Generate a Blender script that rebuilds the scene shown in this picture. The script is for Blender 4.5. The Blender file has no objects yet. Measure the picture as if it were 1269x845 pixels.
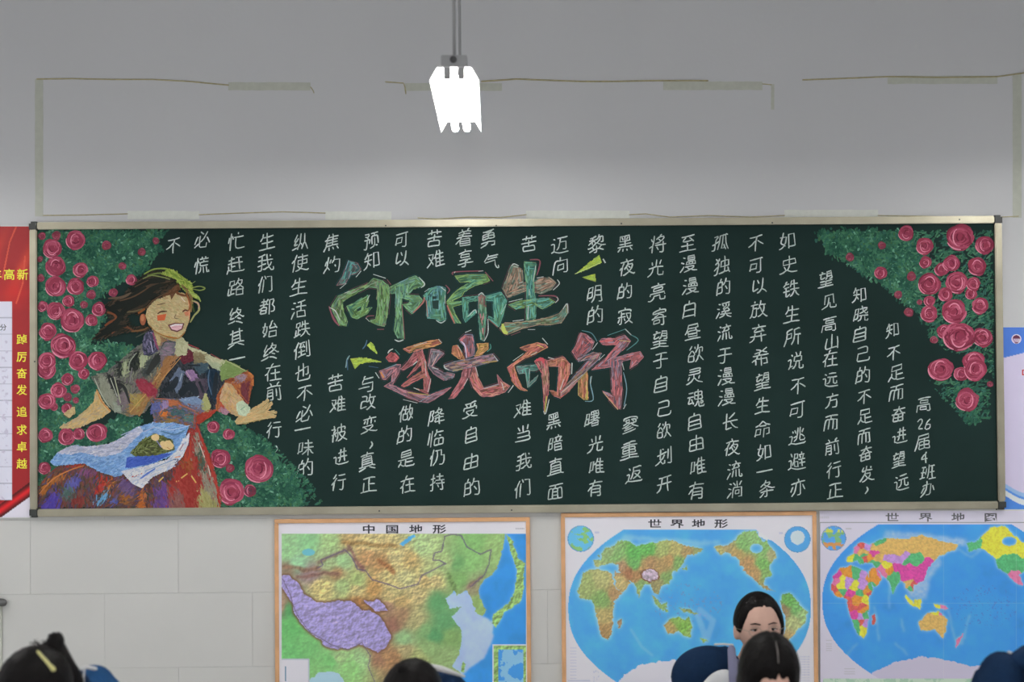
import bpy, bmesh, math, random
import numpy as np
from mathutils import Vector, Matrix, Euler
from mathutils.geometry import tessellate_polygon
random.seed(7)
C = bpy.context.scene.collection
# ------------------------------------------------------------------ camera
CAMP = Vector((0.0, -7.5, 1.9)); FPX = 2255.0; CX, CY = 634.5, 422.5
_yaw, _pit, _rol = 0.00954, 0.02129, -0.00756
_fw = Vector((math.sin(_yaw)*math.cos(_pit), math.cos(_yaw)*math.cos(_pit), math.sin(_pit)))
_r = Vector((math.cos(_yaw), -math.sin(_yaw), 0)); _u = _r.cross(_fw)
CR = _r*math.cos(_rol) + _u*math.sin(_rol); CU = -_r*math.sin(_rol) + _u*math.cos(_rol)
cam_d = bpy.data.cameras.new('camera'); cam = bpy.data.objects.new('camera', cam_d); C.objects.link(cam)
M = Matrix((CR, CU, -_fw)).transposed().to_4x4(); M.translation = CAMP
cam.matrix_world = M
cam_d.sensor_width = 36; cam_d.lens = 36*FPX/1269.0; cam_d.clip_start = 0.05
cam_d.dof.use_dof = True; cam_d.dof.focus_distance = 7.4; cam_d.dof.aperture_fstop = 2.4
bpy.context.scene.camera = cam
sc = bpy.context.scene
sc.view_settings.view_transform = 'Standard'; sc.view_settings.look = 'None'
sc.view_settings.gamma = 1.0; sc.view_settings.use_curve_mapping = False
sc.view_settings.exposure = 0.06
# ------------------------------------------------------------------ daylight: soft overcast sky reaching in through the windows and the open front of the room
w = bpy.data.worlds.new('world'); sc.world = w; w.use_nodes = True
bg = w.node_tree.nodes['Background']; bg.inputs[0].default_value = (0.95, 0.97, 1.0, 1); bg.inputs[1].default_value = WORLD_S = 1.22
TUBE_S = 46.5
KD = 0.60          # how bright a white surface shows: photo colours divided by this give the surface colours

def lin(v):
    v = v/255.0
    return v/12.92 if v <= 0.04045 else ((v+0.055)/1.055)**2.4
def col(c, k=None):
    k = k or KD
    return tuple(min(0.95, lin(max(0, x))/k) for x in c[:3]) + (1.0,)
def nlin(a, k=None):
    a = np.clip(a, 0, 255)/255.0
    return np.clip(np.where(a <= 0.04045, a/12.92, ((a+0.055)/1.055)**2.4)/(k or KD), 0, 0.96)

def ray(px, py):
    return (_fw*FPX + CR*(px-CX) - CU*(py-CY))
def at(px, py, y=0.0):
    """point of the plane y=const that lies on a given pixel"""
    d = ray(px, py); return CAMP + d*((y-CAMP.y)/d.y)

# ------------------------------------------------------------------ materials
def mat(name, c, rough=0.6, metal=0.0, noise=None, bump=None, emit=None, spec=None):
    m = bpy.data.materials.new(name); m.use_nodes = True; nt = m.node_tree; b = nt.nodes['Principled BSDF']
    b.inputs['Base Color'].default_value = c if len(c) == 4 else tuple(c)+(1,)
    b.inputs['Roughness'].default_value = rough; b.inputs['Metallic'].default_value = metal
    if spec is not None: b.inputs['Specular IOR Level'].default_value = spec
    tc = nt.nodes.new('ShaderNodeTexCoord')
    if noise:
        sc_, amt, det = noise
        n = nt.nodes.new('ShaderNodeTexNoise'); n.inputs['Scale'].default_value = sc_; n.inputs['Detail'].default_value = det
        nt.links.new(tc.outputs['Object'], n.inputs['Vector'])
        mr = nt.nodes.new('ShaderNodeMapRange'); mr.inputs[1].default_value = 0.3; mr.inputs[2].default_value = 0.7
        mr.inputs[3].default_value = 1-amt; mr.inputs[4].default_value = 1+amt*0.6
        nt.links.new(n.outputs['Fac'], mr.inputs[0])
        hs = nt.nodes.new('ShaderNodeHueSaturation'); hs.inputs['Color'].default_value = b.inputs['Base Color'].default_value
        nt.links.new(mr.outputs[0], hs.inputs['Value']); nt.links.new(hs.outputs[0], b.inputs['Base Color'])
    if bump:
        n2 = nt.nodes.new('ShaderNodeTexNoise'); n2.inputs['Scale'].default_value = bump[0]; n2.inputs['Detail'].default_value = 4
        nt.links.new(tc.outputs['Object'], n2.inputs['Vector'])
        bp = nt.nodes.new('ShaderNodeBump'); bp.inputs['Strength'].default_value = bump[1]; bp.inputs['Distance'].default_value = 0.01
        nt.links.new(n2.outputs['Fac'], bp.inputs['Height']); nt.links.new(bp.outputs[0], b.inputs['Normal'])
    if emit:
        b.inputs['Emission Color'].default_value = emit[0]+(1,); b.inputs['Emission Strength'].default_value = emit[1]
    return m
def vmat(name, rough, grain=0.0, gscale=700, under=(0, 0, 0), spec=0.3):
    """surface colour from the mesh's own printed / chalked colours, with fine grain"""
    m = bpy.data.materials.new(name); m.use_nodes = True; nt = m.node_tree; b = nt.nodes['Principled BSDF']
    b.inputs['Roughness'].default_value = rough; b.inputs['Specular IOR Level'].default_value = spec
    a = nt.nodes.new('ShaderNodeVertexColor'); a.layer_name = 'Col'
    if grain:
        tc = nt.nodes.new('ShaderNodeTexCoord'); n = nt.nodes.new('ShaderNodeTexNoise'); n.inputs['Scale'].default_value = gscale
        n.inputs['Detail'].default_value = 2; nt.links.new(tc.outputs['Object'], n.inputs['Vector'])
        mr = nt.nodes.new('ShaderNodeMapRange'); mr.inputs[1].default_value = 0.35; mr.inputs[2].default_value = 0.65
        mr.inputs[3].default_value = 0; mr.inputs[4].default_value = grain; nt.links.new(n.outputs['Fac'], mr.inputs[0])
        mx = nt.nodes.new('ShaderNodeMixRGB'); nt.links.new(mr.outputs[0], mx.inputs[0]); nt.links.new(a.outputs[0], mx.inputs[1])
        mx.inputs[2].default_value = tuple(under[:3])+(1,); nt.links.new(mx.outputs[0], b.inputs['Base Color'])
    else:
        nt.links.new(a.outputs[0], b.inputs['Base Color'])
    return m
BOARD = (34, 50, 47)
m_paint = mat('wall_paint', (0.665, 0.668, 0.678), 0.8, noise=(1.3, 0.02, 2), bump=(60, 0.05))
m_tile = mat('wall_tile', (0.66, 0.66, 0.635), 0.35, noise=(2.5, 0.025, 3))
m_grout = mat('grout', (0.59, 0.59, 0.57), 0.9)
m_floor = mat('floor_terrazzo', (0.45, 0.44, 0.42), 0.4, noise=(90, 0.15, 2))
m_ceil = mat('ceiling_paint', (0.75, 0.75, 0.75), 0.9)
m_alu = mat('anodised_aluminium', (0.36, 0.335, 0.255), 0.36, metal=0.85, noise=(9, 0.12, 3))
m_cap = mat('dark_plastic', (0.035, 0.038, 0.035), 0.45)
m_board = mat('green_board', col((23,38,36)), 0.75, noise=(2.2, 0.16, 5), spec=0.10)
m_chalk = vmat('chalk', 0.95, 0.4, 900, col(BOARD), 0.0)
m_chalkw = vmat('chalk_white', 0.95, 0.5, 1100, col(BOARD), 0.0)
m_print = vmat('printed_paper', 0.45, 0, spec=0.3)
m_wood = mat('light_wood', col((182, 140, 100)), 0.5, noise=(14, 0.15, 5))
m_white = mat('white_enamel', (0.8, 0.8, 0.8), 0.4)
m_grey = mat('grey_enamel', (0.36, 0.36, 0.36), 0.5)
m_knob = mat('dark_knob', (0.08, 0.08, 0.08), 0.5)
m_tube = mat('lit_tube', (1, 1, 1), 0.5, emit=((1.0, 0.99, 0.96), TUBE_S))
m_tape = mat('masking_tape', col((158, 160, 150)), 0.7, noise=(40, 0.06, 3))
m_tape2 = mat('pale_tape', col((178, 180, 174)), 0.7, noise=(40, 0.05, 3))
m_cord = mat('yellowed_cord', col((148, 140, 108)), 0.8, noise=(60, 0.2, 3))
m_hair = mat('black_hair', (0.006, 0.005, 0.005), 0.5, bump=(60, 0.4), spec=0.08)
m_skin = mat('skin', (0.60, 0.37, 0.29), 0.55, noise=(20, 0.05, 3))
m_lip = mat('lip', (0.32, 0.11, 0.10), 0.5)
m_eye = mat('dark_iris', (0.02, 0.012, 0.01), 0.2)
m_eyew = mat('eye_white', (0.55, 0.52, 0.5), 0.3)
m_navy = mat('navy_fabric', (0.008, 0.024, 0.062), 0.9, spec=0.1, bump=(120, 0.4), noise=(12, 0.2, 3))
m_blue = mat('blue_fabric', (0.018, 0.075, 0.19), 0.9, spec=0.1, bump=(120, 0.4), noise=(12, 0.2, 3))
m_wfab = mat('white_fabric', (0.62, 0.62, 0.62), 0.8, bump=(120, 0.3))
m_lilac = mat('grey_lilac_fabric', (0.16, 0.16, 0.25), 0.8)
m_clip = mat('yellow_clip', (0.60, 0.56, 0.22), 0.35)
m_shoe = mat('white_shoe', (0.5, 0.5, 0.5), 0.6)
m_sole = mat('rubber', (0.1, 0.1, 0.1), 0.8)

# ------------------------------------------------------------------ object helpers
def tag(o, label=None, cat=None, group=None, kind=None):
    if label: o['label'] = label
    if cat: o['category'] = cat
    if group: o['group'] = group
    if kind: o['kind'] = kind
    return o
def empty(name, loc, label, cat, group=None):
    o = bpy.data.objects.new(name, None); C.objects.link(o); o.location = loc; o.empty_display_size = 0.1
    return tag(o, label, cat, group)
def put(name, me, m, parent=None, smooth=False):
    o = bpy.data.objects.new(name, me); C.objects.link(o)
    if m and not me.materials: me.materials.append(m)
    if smooth: me.polygons.foreach_set('use_smooth', [True]*len(me.polygons))
    if parent:
        o.parent = parent
        o.location = -_world(parent)
    return o
def _world(o):
    v = Vector((0, 0, 0))
    while o: v = v + Vector(o.location); o = o.parent
    return v
def frombm(name, bm, m, parent=None, smooth=False):
    me = bpy.data.meshes.new(name); bm.to_mesh(me); bm.free()
    return put(name, me, m, parent, smooth)
def box(bm, x0, x1, y0, y1, z0, z1):
    vs = [bm.verts.new(p) for p in ((x0,y0,z0),(x1,y0,z0),(x1,y1,z0),(x0,y1,z0),(x0,y0,z1),(x1,y0,z1),(x1,y1,z1),(x0,y1,z1))]
    for f in ((0,3,2,1),(4,5,6,7),(0,1,5,4),(1,2,6,5),(2,3,7,6),(3,0,4,7)): bm.faces.new([vs[i] for i in f])
def boxobj(name, b, m, parent=None, bevel=0.0):
    bm = bmesh.new(); box(bm, *b)
    if bevel: bmesh.ops.bevel(bm, geom=bm.edges[:], offset=bevel, segments=2, affect='EDGES')
    return frombm(name, bm, m, parent)
def tube(bm, pts, rad, seg=10, caps=True):
    """closed swept shell through points with a radius each, rounded ends"""
    pts = [Vector(p) for p in pts]; rad = list(rad) if hasattr(rad, '__len__') else [rad]*len(pts)
    P, Rr = list(pts), list(rad)
    if caps:
        d0 = (pts[0]-pts[1]).normalized(); d1 = (pts[-1]-pts[-2]).normalized()
        P = [pts[0]+d0*rad[0]*.97, pts[0]+d0*rad[0]*.7]+pts+[pts[-1]+d1*rad[-1]*.7, pts[-1]+d1*rad[-1]*.97]
        Rr = [rad[0]*.2, rad[0]*.72]+rad+[rad[-1]*.72, rad[-1]*.2]
    prev = None; rings = []; n = None
    for i, p in enumerate(P):
        t = (P[min(i+1, len(P)-1)]-P[max(i-1, 0)]).normalized()
        if n is None:
            n = t.orthogonal().normalized()
        n = (n - t*n.dot(t)).normalized(); b = t.cross(n)
        rings.append([bm.verts.new(p + (n*math.cos(a)+b*math.sin(a))*Rr[i]) for a in [2*math.pi*k/seg for k in range(seg)]])
    for a, b in zip(rings, rings[1:]):
        for k in range(seg): bm.faces.new((a[k], a[(k+1)%seg], b[(k+1)%seg], b[k]))
    bm.faces.new(rings[0][::-1]); bm.faces.new(rings[-1])
def ell(bm, c, r, rot=None, u=20, v=14):
    mtx = Matrix.Translation(Vector(c)) @ (rot.to_4x4() if rot else Matrix.Identity(4)) @ Matrix.Diagonal((r[0], r[1], r[2], 1))
    bmesh.ops.create_uvsphere(bm, u_segments=u, v_segments=v, radius=1.0, matrix=mtx)

# ------------------------------------------------------------------ the room
X0, X1, Y0, CEIL = -3.7, 3.7, -9.6, 3.75
wall = boxobj('wall_back', (X0, X1, 0.0, 0.2, 0, CEIL), m_paint); tag(wall, kind='structure')
zt = at(640, 731).z; TH = 0.303; TW = 0.605; xt = at(130, 780).x
tag(boxobj('floor', (X0, X1, Y0, 0.2, -0.1, 0), m_floor), kind='structure')
tag(boxobj('ceiling', (X0, X1, Y0, 0.2, CEIL, CEIL+0.1), m_ceil), kind='structure')
def sidewall(name, x0, x1, wins):
    bm = bmesh.new(); zs, ze = 0.95, 2.75
    box(bm, x0, x1, Y0, 0, 0, zs); box(bm, x0, x1, Y0, 0, ze, CEIL)
    ys = [Y0]+[v for w_ in wins for v in w_]+[0]
    for a, b in zip(ys[::2], ys[1::2]): box(bm, x0, x1, a, b, zs, ze)
    tag(frombm(name, bm, m_paint), kind='structure')
    xm = (x0+x1)/2
    for i, (a, b) in enumerate(wins):
        bm = bmesh.new()
        for s in (a, (a+b)/2-.02, b-.05): box(bm, xm-.03, xm+.03, s, s+.05, zs, ze)
        for s in (zs, ze-.05): box(bm, xm-.03, xm+.03, a, b, s, s+.05)
        tag(frombm('window_%d' % (len([o for o in C.objects if o.name.startswith('window_')])+1), bm, m_white), kind='structure')
sidewall('wall_left', X0-.2, X0, [(-8.8, -6.6), (-5.8, -3.6), (-2.9, -1.0)])
sidewall('wall_right', X1, X1+.2, [(-8.8, -6.6), (-5.8, -3.6)])
# running-bond tiles of the lower wall, joints recessed
bm = bmesh.new(); box(bm, X0, X1, -0.002, 0.0, 0, zt+2*TH); gr = frombm('tile_backing', bm, m_grout, wall)
TG = 0.0018; tmesh = {}
def tile_mesh(wd, hg):
    k = (round(wd, 3), round(hg, 3))
    if k not in tmesh:
        b = bmesh.new(); box(b, TG/2, wd-TG/2, -0.0038, -0.0019, TG/2, hg-TG/2)
        bmesh.ops.bevel(b, geom=[e for e in b.edges if all(v.co.y < -.0035 for v in e.verts)], offset=0.0006, segments=1, affect='EDGES')
        me = bpy.data.meshes.new('tile'); b.to_mesh(me); b.free(); me.materials.append(m_tile); tmesh[k] = me
    return tmesh[k]
row = 0; z = zt+TH
while z > -TH+0.001:
    zb = max(0, z); hg = z+TH-zb
    off = xt if (row % 2 == 0) else xt-TW/2
    # row 0 tops out behind the board; the row under joint zt has the joint at xt
    off = xt if (row % 2 == 0) else xt-TW/2
    off = off if True else off
    x = off - math.ceil((off-X0)/TW)*TW
    while x < X1-0.01:
        a, b = max(x, X0), min(x+TW, X1)
        if b-a > 0.02:
            o = bpy.data.objects.new('tile', tile_mesh(b-a, hg)); C.objects.link(o); o.parent = wall
            o.location = (a, random.uniform(-.0002, .0002), zb)
        x += TW
    row += 1; z -= TH
WY = -0.0065      # face of the tiles; the board, posters and maps hang in front of it
# ------------------------------------------------------------------ flat drawing in the plane of a surface
class Cv:
    """collects small flat coloured pieces lying on a vertical surface; corners given as points of the wall"""
    def __init__(s, y): s.v = []; s.f = []; s.c = []; s.y = y; s.L = 0.0
    def lay(s, n=1): s.L += 0.00002*n
    def P(s, p, jit=0.0): q = at(p[0], p[1], s.y); return (q.x, s.y-s.L-jit, q.z)
    def tri(s, pts, cols, tris, jit=0.0):
        b = len(s.v); s.v += [s.P(p, jit) for p in pts]; s.c += cols
        for t in tris:
            a, c, d = (pts[i] for i in t)
            ar = (c[0]-a[0])*(d[1]-a[1])-(c[1]-a[1])*(d[0]-a[0])
            s.f.append(tuple(b+i for i in (t if ar < 0 else t[::-1])))
    def poly(s, pts, c, c2=None, lay=True):
        if lay: s.lay()
        pts = [tuple(p) for p in pts]
        t = tessellate_polygon([[Vector((p[0], p[1], 0)) for p in pts]])
        if c2 is None: cc = [col(c)]*len(pts)
        else: cc = [col([a+(b-a)*random.random() for a, b in zip(c, c2)]) for p in pts]
        s.tri(pts, cc, t)
    def disc(s, x, y, rx, ry, c, n=14, wob=0.0, c2=None, rot=0.0):
        ph = random.random()*6
        pts = []
        for i in range(n):
            a = 2*math.pi*i/n; k = 1+wob*math.sin(3*a+ph)+wob*.6*math.sin(5*a+2*ph)
            u, v = rx*k*math.cos(a), ry*k*math.sin(a)
            pts.append((x+u*math.cos(rot)-v*math.sin(rot), y+u*math.sin(rot)+v*math.cos(rot)))
        s.poly(pts, c, c2)
    def dab(s, x, y, ln, wd, ang, c):
        ca, sa = math.cos(ang), math.sin(ang); j = random.random()*0.000015
        u = [(-ln/2, 0), (-ln*.3, -wd/2), (ln*.3, -wd/2), (ln/2, 0), (ln*.3, wd/2), (-ln*.3, wd/2)]
        pts = [(x+a*ca-b*sa, y+a*sa+b*ca) for a, b in u]
        s.tri(pts, [col(c)]*6, [(0, 1, 5), (1, 2, 4), (1, 4, 5), (2, 3, 4)], j)
    def stroke(s, pts, wd, c, c2=None, taper=0.5, smooth=True, lay=True, wob=0.15):
        if lay: s.lay(0.5)
        p = [Vector(q) for q in pts]
        if smooth and len(p) > 2:
            r = []
            for i in range(len(p)-1):
                a, b, d, e = p[max(i-1, 0)], p[i], p[i+1], p[min(i+2, len(p)-1)]
                for t in (0, .25, .5, .75): r.append(.5*((2*b)+(d-a)*t+(2*a-5*b+4*d-e)*t*t+(3*b-a-3*d+e)*t**3))
            p = r+[p[-1]]
        n = len(p); L = []; R = []; cc = []
        for i, q in enumerate(p):
            t = (p[min(i+1, n-1)]-p[max(i-1, 0)])
            if t.length < 1e-6: t = Vector((1, 0))
            t.normalize(); nn = Vector((-t.y, t.x)); f = i/(n-1)
            k = wd/2*((1-taper)+taper*math.sin(math.pi*min(1, max(0, f*.9+.05))))*(1+random.uniform(-wob, wob))
            L.append(tuple(q+nn*k)); R.append(tuple(q-nn*k))
            cc.append(col(c if c2 is None else [a+(b-a)*f for a, b in zip(c, c2)]))
        tr = []
        for i in range(n-1): tr += [(i, i+1, n+i), (i+1, n+i+1, n+i)]
        s.tri(L+R, cc+cc, tr)
    def fillstreak(s, pts, cols, ang=None, dens=0.12, ln=7, wd=1.2, jit=12, spread=0.25, out=0.0):
        """chalk streaks inside an outline"""
        s.lay()
        xs = [p[0] for p in pts]; ys = [p[1] for p in pts]; x0, x1, y0, y1 = min(xs), max(xs), min(ys), max(ys)
        n = int((x1-x0)*(y1-y0)*dens); poly = pts
        if ang is None:
            cx, cy = sum(xs)/len(xs), sum(ys)/len(ys)
            sxx = sum((a-cx)**2 for a in xs); syy = sum((b-cy)**2 for b in ys); sxy = sum((a-cx)*(b-cy) for a, b in zip(xs, ys))
            ang = .5*math.atan2(2*sxy, sxx-syy)
        for _ in range(n):
            x, y = random.uniform(x0, x1), random.uniform(y0, y1)
            if not inside(x, y, poly): continue
            if out: x += random.gauss(0, out*.7); y += random.gauss(0, out*.7)
            a = edge_dir(x, y, poly) if ang == 'edge' else ang(x, y) if callable(ang) else ang
            c = cols(x, y) if callable(cols) else random.choice(cols)
            d = random.uniform(-jit, jit)
            L = ln*random.uniform(.5, 1.3)
            # keep streaks from leaving the outline
            if out < 2:
                for _k in range(3):
                    if inside(x+L/2*math.cos(a), y+L/2*math.sin(a), poly) and inside(x-L/2*math.cos(a), y-L/2*math.sin(a), poly): break
                    L *= .55
            s.dab(x, y, L, wd*random.uniform(.6, 1.3), a+random.gauss(0, spread), [v+d for v in c])
    def build(s, name, parent, m=None):
        if not s.f: return None
        me = bpy.data.meshes.new(name); me.from_pydata(s.v, [], s.f)
        ca = me.color_attributes.new('Col', 'FLOAT_COLOR', 'POINT'); ca.data.foreach_set('color', np.array(s.c, dtype=np.float32).ravel())
        return put(name, me, m or m_chalk, parent)
def inside(x, y, p):
    r = False; j = len(p)-1
    for i in range(len(p)):
        if (p[i][1] > y) != (p[j][1] > y) and x < (p[j][0]-p[i][0])*(y-p[i][1])/(p[j][1]-p[i][1])+p[i][0]: r = not r
        j = i
    return r
def edge_dir(x, y, p):
    best = 1e9; a = 0
    for i in range(len(p)):
        (x0, y0), (x1, y1) = p[i-1], p[i]; dx, dy = x1-x0, y1-y0; L2 = dx*dx+dy*dy+1e-6
        t = max(0, min(1, ((x-x0)*dx+(y-y0)*dy)/L2)); d = ((x-x0-t*dx)**2+(y-y0-t*dy)**2)/(1+.04*L2)
        if d < best: best = d; a = math.atan2(dy, dx)
    return a
def cv(x0, y0, s, pts): return [(x0+x/s, y0+y/s) for x, y in pts]

# glyph outlines from the built-in font, as triangles
GL = {}
def glyphs(chars, offset=0.0):
    obs = []
    for ch in sorted(set(chars)):
        if (ch, offset) in GL: continue
        c = bpy.data.curves.new('g', 'FONT'); c.body = ch; c.resolution_u = 3; c.offset = offset
        o = bpy.data.objects.new('g', c); C.objects.link(o); obs.append((ch, o, c))
    if not obs: return
    dg = bpy.context.evaluated_depsgraph_get(); dg.update()
    for ch, o, c in obs:
        me = o.evaluated_get(dg).to_mesh(); me.calc_loop_triangles()
        GL[(ch, offset)] = ([(v.co.x, v.co.y) for v in me.vertices], [tuple(t.vertices) for t in me.loop_triangles])
        o.evaluated_get(dg).to_mesh_clear()
    for ch, o, c in obs: bpy.data.objects.remove(o); bpy.data.curves.remove(c)
def glyph(cvs, ch, x, y, size, c, offset=0.0, sx=1.0, slant=0.0, hand=0.0, centre=(0.5, 0.38), rot=0.0):
    V, T = GL[(ch, offset)]; cc = col(c); pts = []
    a, b, d = (random.random()*6.28 for _ in range(3))
    if hand:
        sx *= random.uniform(.93, 1.05); size *= random.uniform(.95, 1.06); slant += random.uniform(-.04, .05)
    ca, sa = math.cos(rot), math.sin(rot)
    for u, v in V:
        u -= centre[0]; v -= centre[1]
        v2 = v + slant*u; u2 = u
        if hand:
            u2 += hand*math.sin(4*v+a)+hand*.5*math.sin(7*u+b); v2 += hand*math.sin(5*u+d)-hand*1.5*(u*u)
            # feet of sweeping strokes flare outward, tops gather
            u2 *= 1-0.22*v
        u2, v2 = u2*ca-v2*sa, u2*sa+v2*ca
        pts.append((x+u2*size*sx, y-v2*size))
    b0 = len(cvs.v); cvs.v += [cvs.P(p) for p in pts]; cvs.c += [cc]*len(pts); cvs.f += [tuple(b0+i for i in t) for t in T]

def skeleton(ch, N=72):
    """centre lines of a glyph, the way a chalk tip would run"""
    V, T = GL[(ch, 0.0)]; S = N/1.2; g = np.zeros((N, N), bool)
    P = [((u+.1)*S, (v+.2)*S) for u, v in V]
    for a, b_, c in T:
        (x0, y0), (x1, y1), (x2, y2) = P[a], P[b_], P[c]
        xa, xb = int(min(x0, x1, x2)), int(max(x0, x1, x2))+2; ya, yb = int(min(y0, y1, y2)), int(max(y0, y1, y2))+2
        Y, X = np.mgrid[max(0, ya):min(N, yb), max(0, xa):min(N, xb)]
        if not X.size: continue
        X = X+.0; Y = Y+.0; d1 = (X-x1)*(y0-y1)-(x0-x1)*(Y-y1); d2 = (X-x2)*(y1-y2)-(x1-x2)*(Y-y2); d3 = (X-x0)*(y2-y0)-(x2-x0)*(Y-y0)
        g[max(0, ya):min(N, yb), max(0, xa):min(N, xb)] |= ~(((d1 < 0) | (d2 < 0) | (d3 < 0)) & ((d1 > 0) | (d2 > 0) | (d3 > 0)))
    g[0] = g[-1] = False; g[:, 0] = g[:, -1] = False
    off = [(-1, 0), (-1, 1), (0, 1), (1, 1), (1, 0), (1, -1), (0, -1), (-1, -1)]
    ch_ = True
    while ch_:
        ch_ = False
        for st in (0, 1):
            n = [np.roll(np.roll(g, -dy, 0), -dx, 1) for dy, dx in off]; B = sum(x.astype(int) for x in n)
            A = sum(((~n[i]) & n[(i+1) % 8]).astype(int) for i in range(8))
            c1, c2 = ((n[0] & n[2] & n[4]), (n[2] & n[4] & n[6])) if st == 0 else ((n[0] & n[2] & n[6]), (n[0] & n[4] & n[6]))
            m = g & (B >= 2) & (B <= 6) & (A == 1) & ~c1 & ~c2
            if m.any(): g = g & ~m; ch_ = True
    pix = set(zip(*np.nonzero(g))); nb = {}
    for y, x in pix:
        q = [(y+dy, x+dx) for dy, dx in off if (y+dy, x+dx) in pix]
        # drop diagonal links already joined through a straight neighbour
        q = [r for r in q if r[0] == y or r[1] == x or not ((r[0], x) in pix or (y, r[1]) in pix)]
        nb[(y, x)] = q
    used = set(); out = []
    def run(a, b_):
        path = [a, b_]; used.add((a, b_)); used.add((b_, a))
        while len(nb[path[-1]]) == 2:
            nx_ = [q for q in nb[path[-1]] if q != path[-2]]
            if not nx_ or (path[-1], nx_[0]) in used: break
            used.add((path[-1], nx_[0])); used.add((nx_[0], path[-1])); path.append(nx_[0])
        return path
    for a in sorted(nb):
        if len(nb[a]) != 2:
            for b_ in nb[a]:
                if (a, b_) not in used: out.append(run(a, b_))
    for a in sorted(nb):
        for b_ in nb[a]:
            if (a, b_) not in used: out.append(run(a, b_))
    def rdp(p, e):
        if len(p) < 3: return p
        (y0, x0), (y1, x1) = p[0], p[-1]; L = math.hypot(x1-x0, y1-y0) or 1e-6
        d = [abs((x1-x0)*(y0-q[0])-(x0-q[1])*(y1-y0))/L if L > 1 else math.hypot(q[0]-y0, q[1]-x0) for q in p]
        i = max(range(len(p)), key=lambda k_: d[k_])
        return rdp(p[:i+1], e)[:-1]+rdp(p[i:], e) if d[i] > e else [p[0], p[-1]]
    res = []
    for p in out:
        fa, fb = len(nb[p[0]]) == 1, len(nb[p[-1]]) == 1
        if len(p) < 5 and (fa or fb) and not (fa and fb): continue
        q = [(x/S-.1, y/S-.2) for y, x in rdp(p, 1.15)]
        if fa: d = (q[0][0]-q[1][0], q[0][1]-q[1][1]); L = math.hypot(*d) or 1; q[0] = (q[0][0]+d[0]/L*.03, q[0][1]+d[1]/L*.03)
        if fb: d = (q[-1][0]-q[-2][0], q[-1][1]-q[-2][1]); L = math.hypot(*d) or 1; q[-1] = (q[-1][0]+d[0]/L*.045, q[-1][1]+d[1]/L*.045)
        res.append(q)
    return res
SK = {}
def handwrite(k, ch, x, y, size, c, wd=1.62, centre=(.5, .38)):
    if ch not in SK: SK[ch] = skeleton(ch)
    sl = random.uniform(.17, .27); sx = random.uniform(.86, .98); a, b, d = (random.random()*6.28 for _ in range(3)); size *= random.uniform(.94, 1.05)
    def w_(u, v):
        u -= centre[0]; v -= centre[1]
        v2 = v+sl*u-.10*u*u+.018*math.sin(6*u+d); u2 = u*(1-.30*v)+.02*math.sin(5*v+a)+.05*v
        return (x+u2*size*sx, y-v2*size)
    k.lay()
    for q in SK[ch]:
        g = random.randint(-14, 14); p = [w_(u, v) for u, v in q]
        if len(p) == 2:     # a stroke bows a little
            mx_, my_ = (p[0][0]+p[1][0])/2, (p[0][1]+p[1][1])/2; L = math.hypot(p[1][0]-p[0][0], p[1][1]-p[0][1]); j = random.uniform(-.03, .03)*L
            p.insert(1, (mx_+j*(p[1][1]-p[0][1])/(L+.1), my_-j*(p[1][0]-p[0][0])/(L+.1)))
        k.stroke(p, wd*random.uniform(.85, 1.12), [v+g for v in c], taper=.35, smooth=len(p) < 4, lay=False, wob=.12)

# ------------------------------------------------------------------ the blackboard
BF = -0.016; FR = -0.034
tl, tr_, br, bl = at(36.6, 275.5, FR), at(1240.3, 267, FR), at(1248, 631, FR), at(36.4, 640, FR)
bx0 = (tl.x+bl.x)/2; bx1 = (tr_.x+br.x)/2; bz0 = (bl.z+br.z)/2; bz1 = (tl.z+tr_.z)/2
board = empty('chalkboard', (bx0, 0, bz0), 'long dark green classroom chalkboard covered in chalk writing and flowers', 'chalkboard')
FWD = 0.030
tag(boxobj('writing_surface', (bx0+.01, bx1-.01, BF, WY, bz0+.01, bz1-.01), m_board, board), 'dark green writing surface')
def rail(b): return boxobj('frame_rail', b, m_alu, board, 0.004)
rail((bx0+FWD, bx1-FWD, FR, WY, bz1-FWD, bz1)); rail((bx0+FWD, bx1-FWD, FR, WY, bz0, bz0+FWD*1.05))
rail((bx0, bx0+FWD, FR, WY, bz0+FWD, bz1-FWD)); rail((bx1-FWD, bx1, FR, WY, bz0+FWD, bz1-FWD))
for (a, b) in ((bx0, bz0), (bx0, bz1-.034), (bx1-.034, bz0), (bx1-.034, bz1-.034)):
    tag(boxobj('corner_cap', (a-.003, a+.037, FR-.003, WY, b-.003, b+.037), m_cap, board, 0.008), 'dark plastic corner cap')
for px, py in ((478, 279.5), (615, 279.5), (770, 277), (957, 276), (1189, 272), (1235, 631), (634, 632), (43, 448), (470, 633)):
    p = at(px, py, FR); b_ = bmesh.new(); tube(b_, [(p.x, FR+.001, p.z), (p.x, FR-.0015, p.z)], 0.0035, 8, False); frombm('screw', b_, m_cap, board)
CB = BF-0.0003
SL = 0.13
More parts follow.
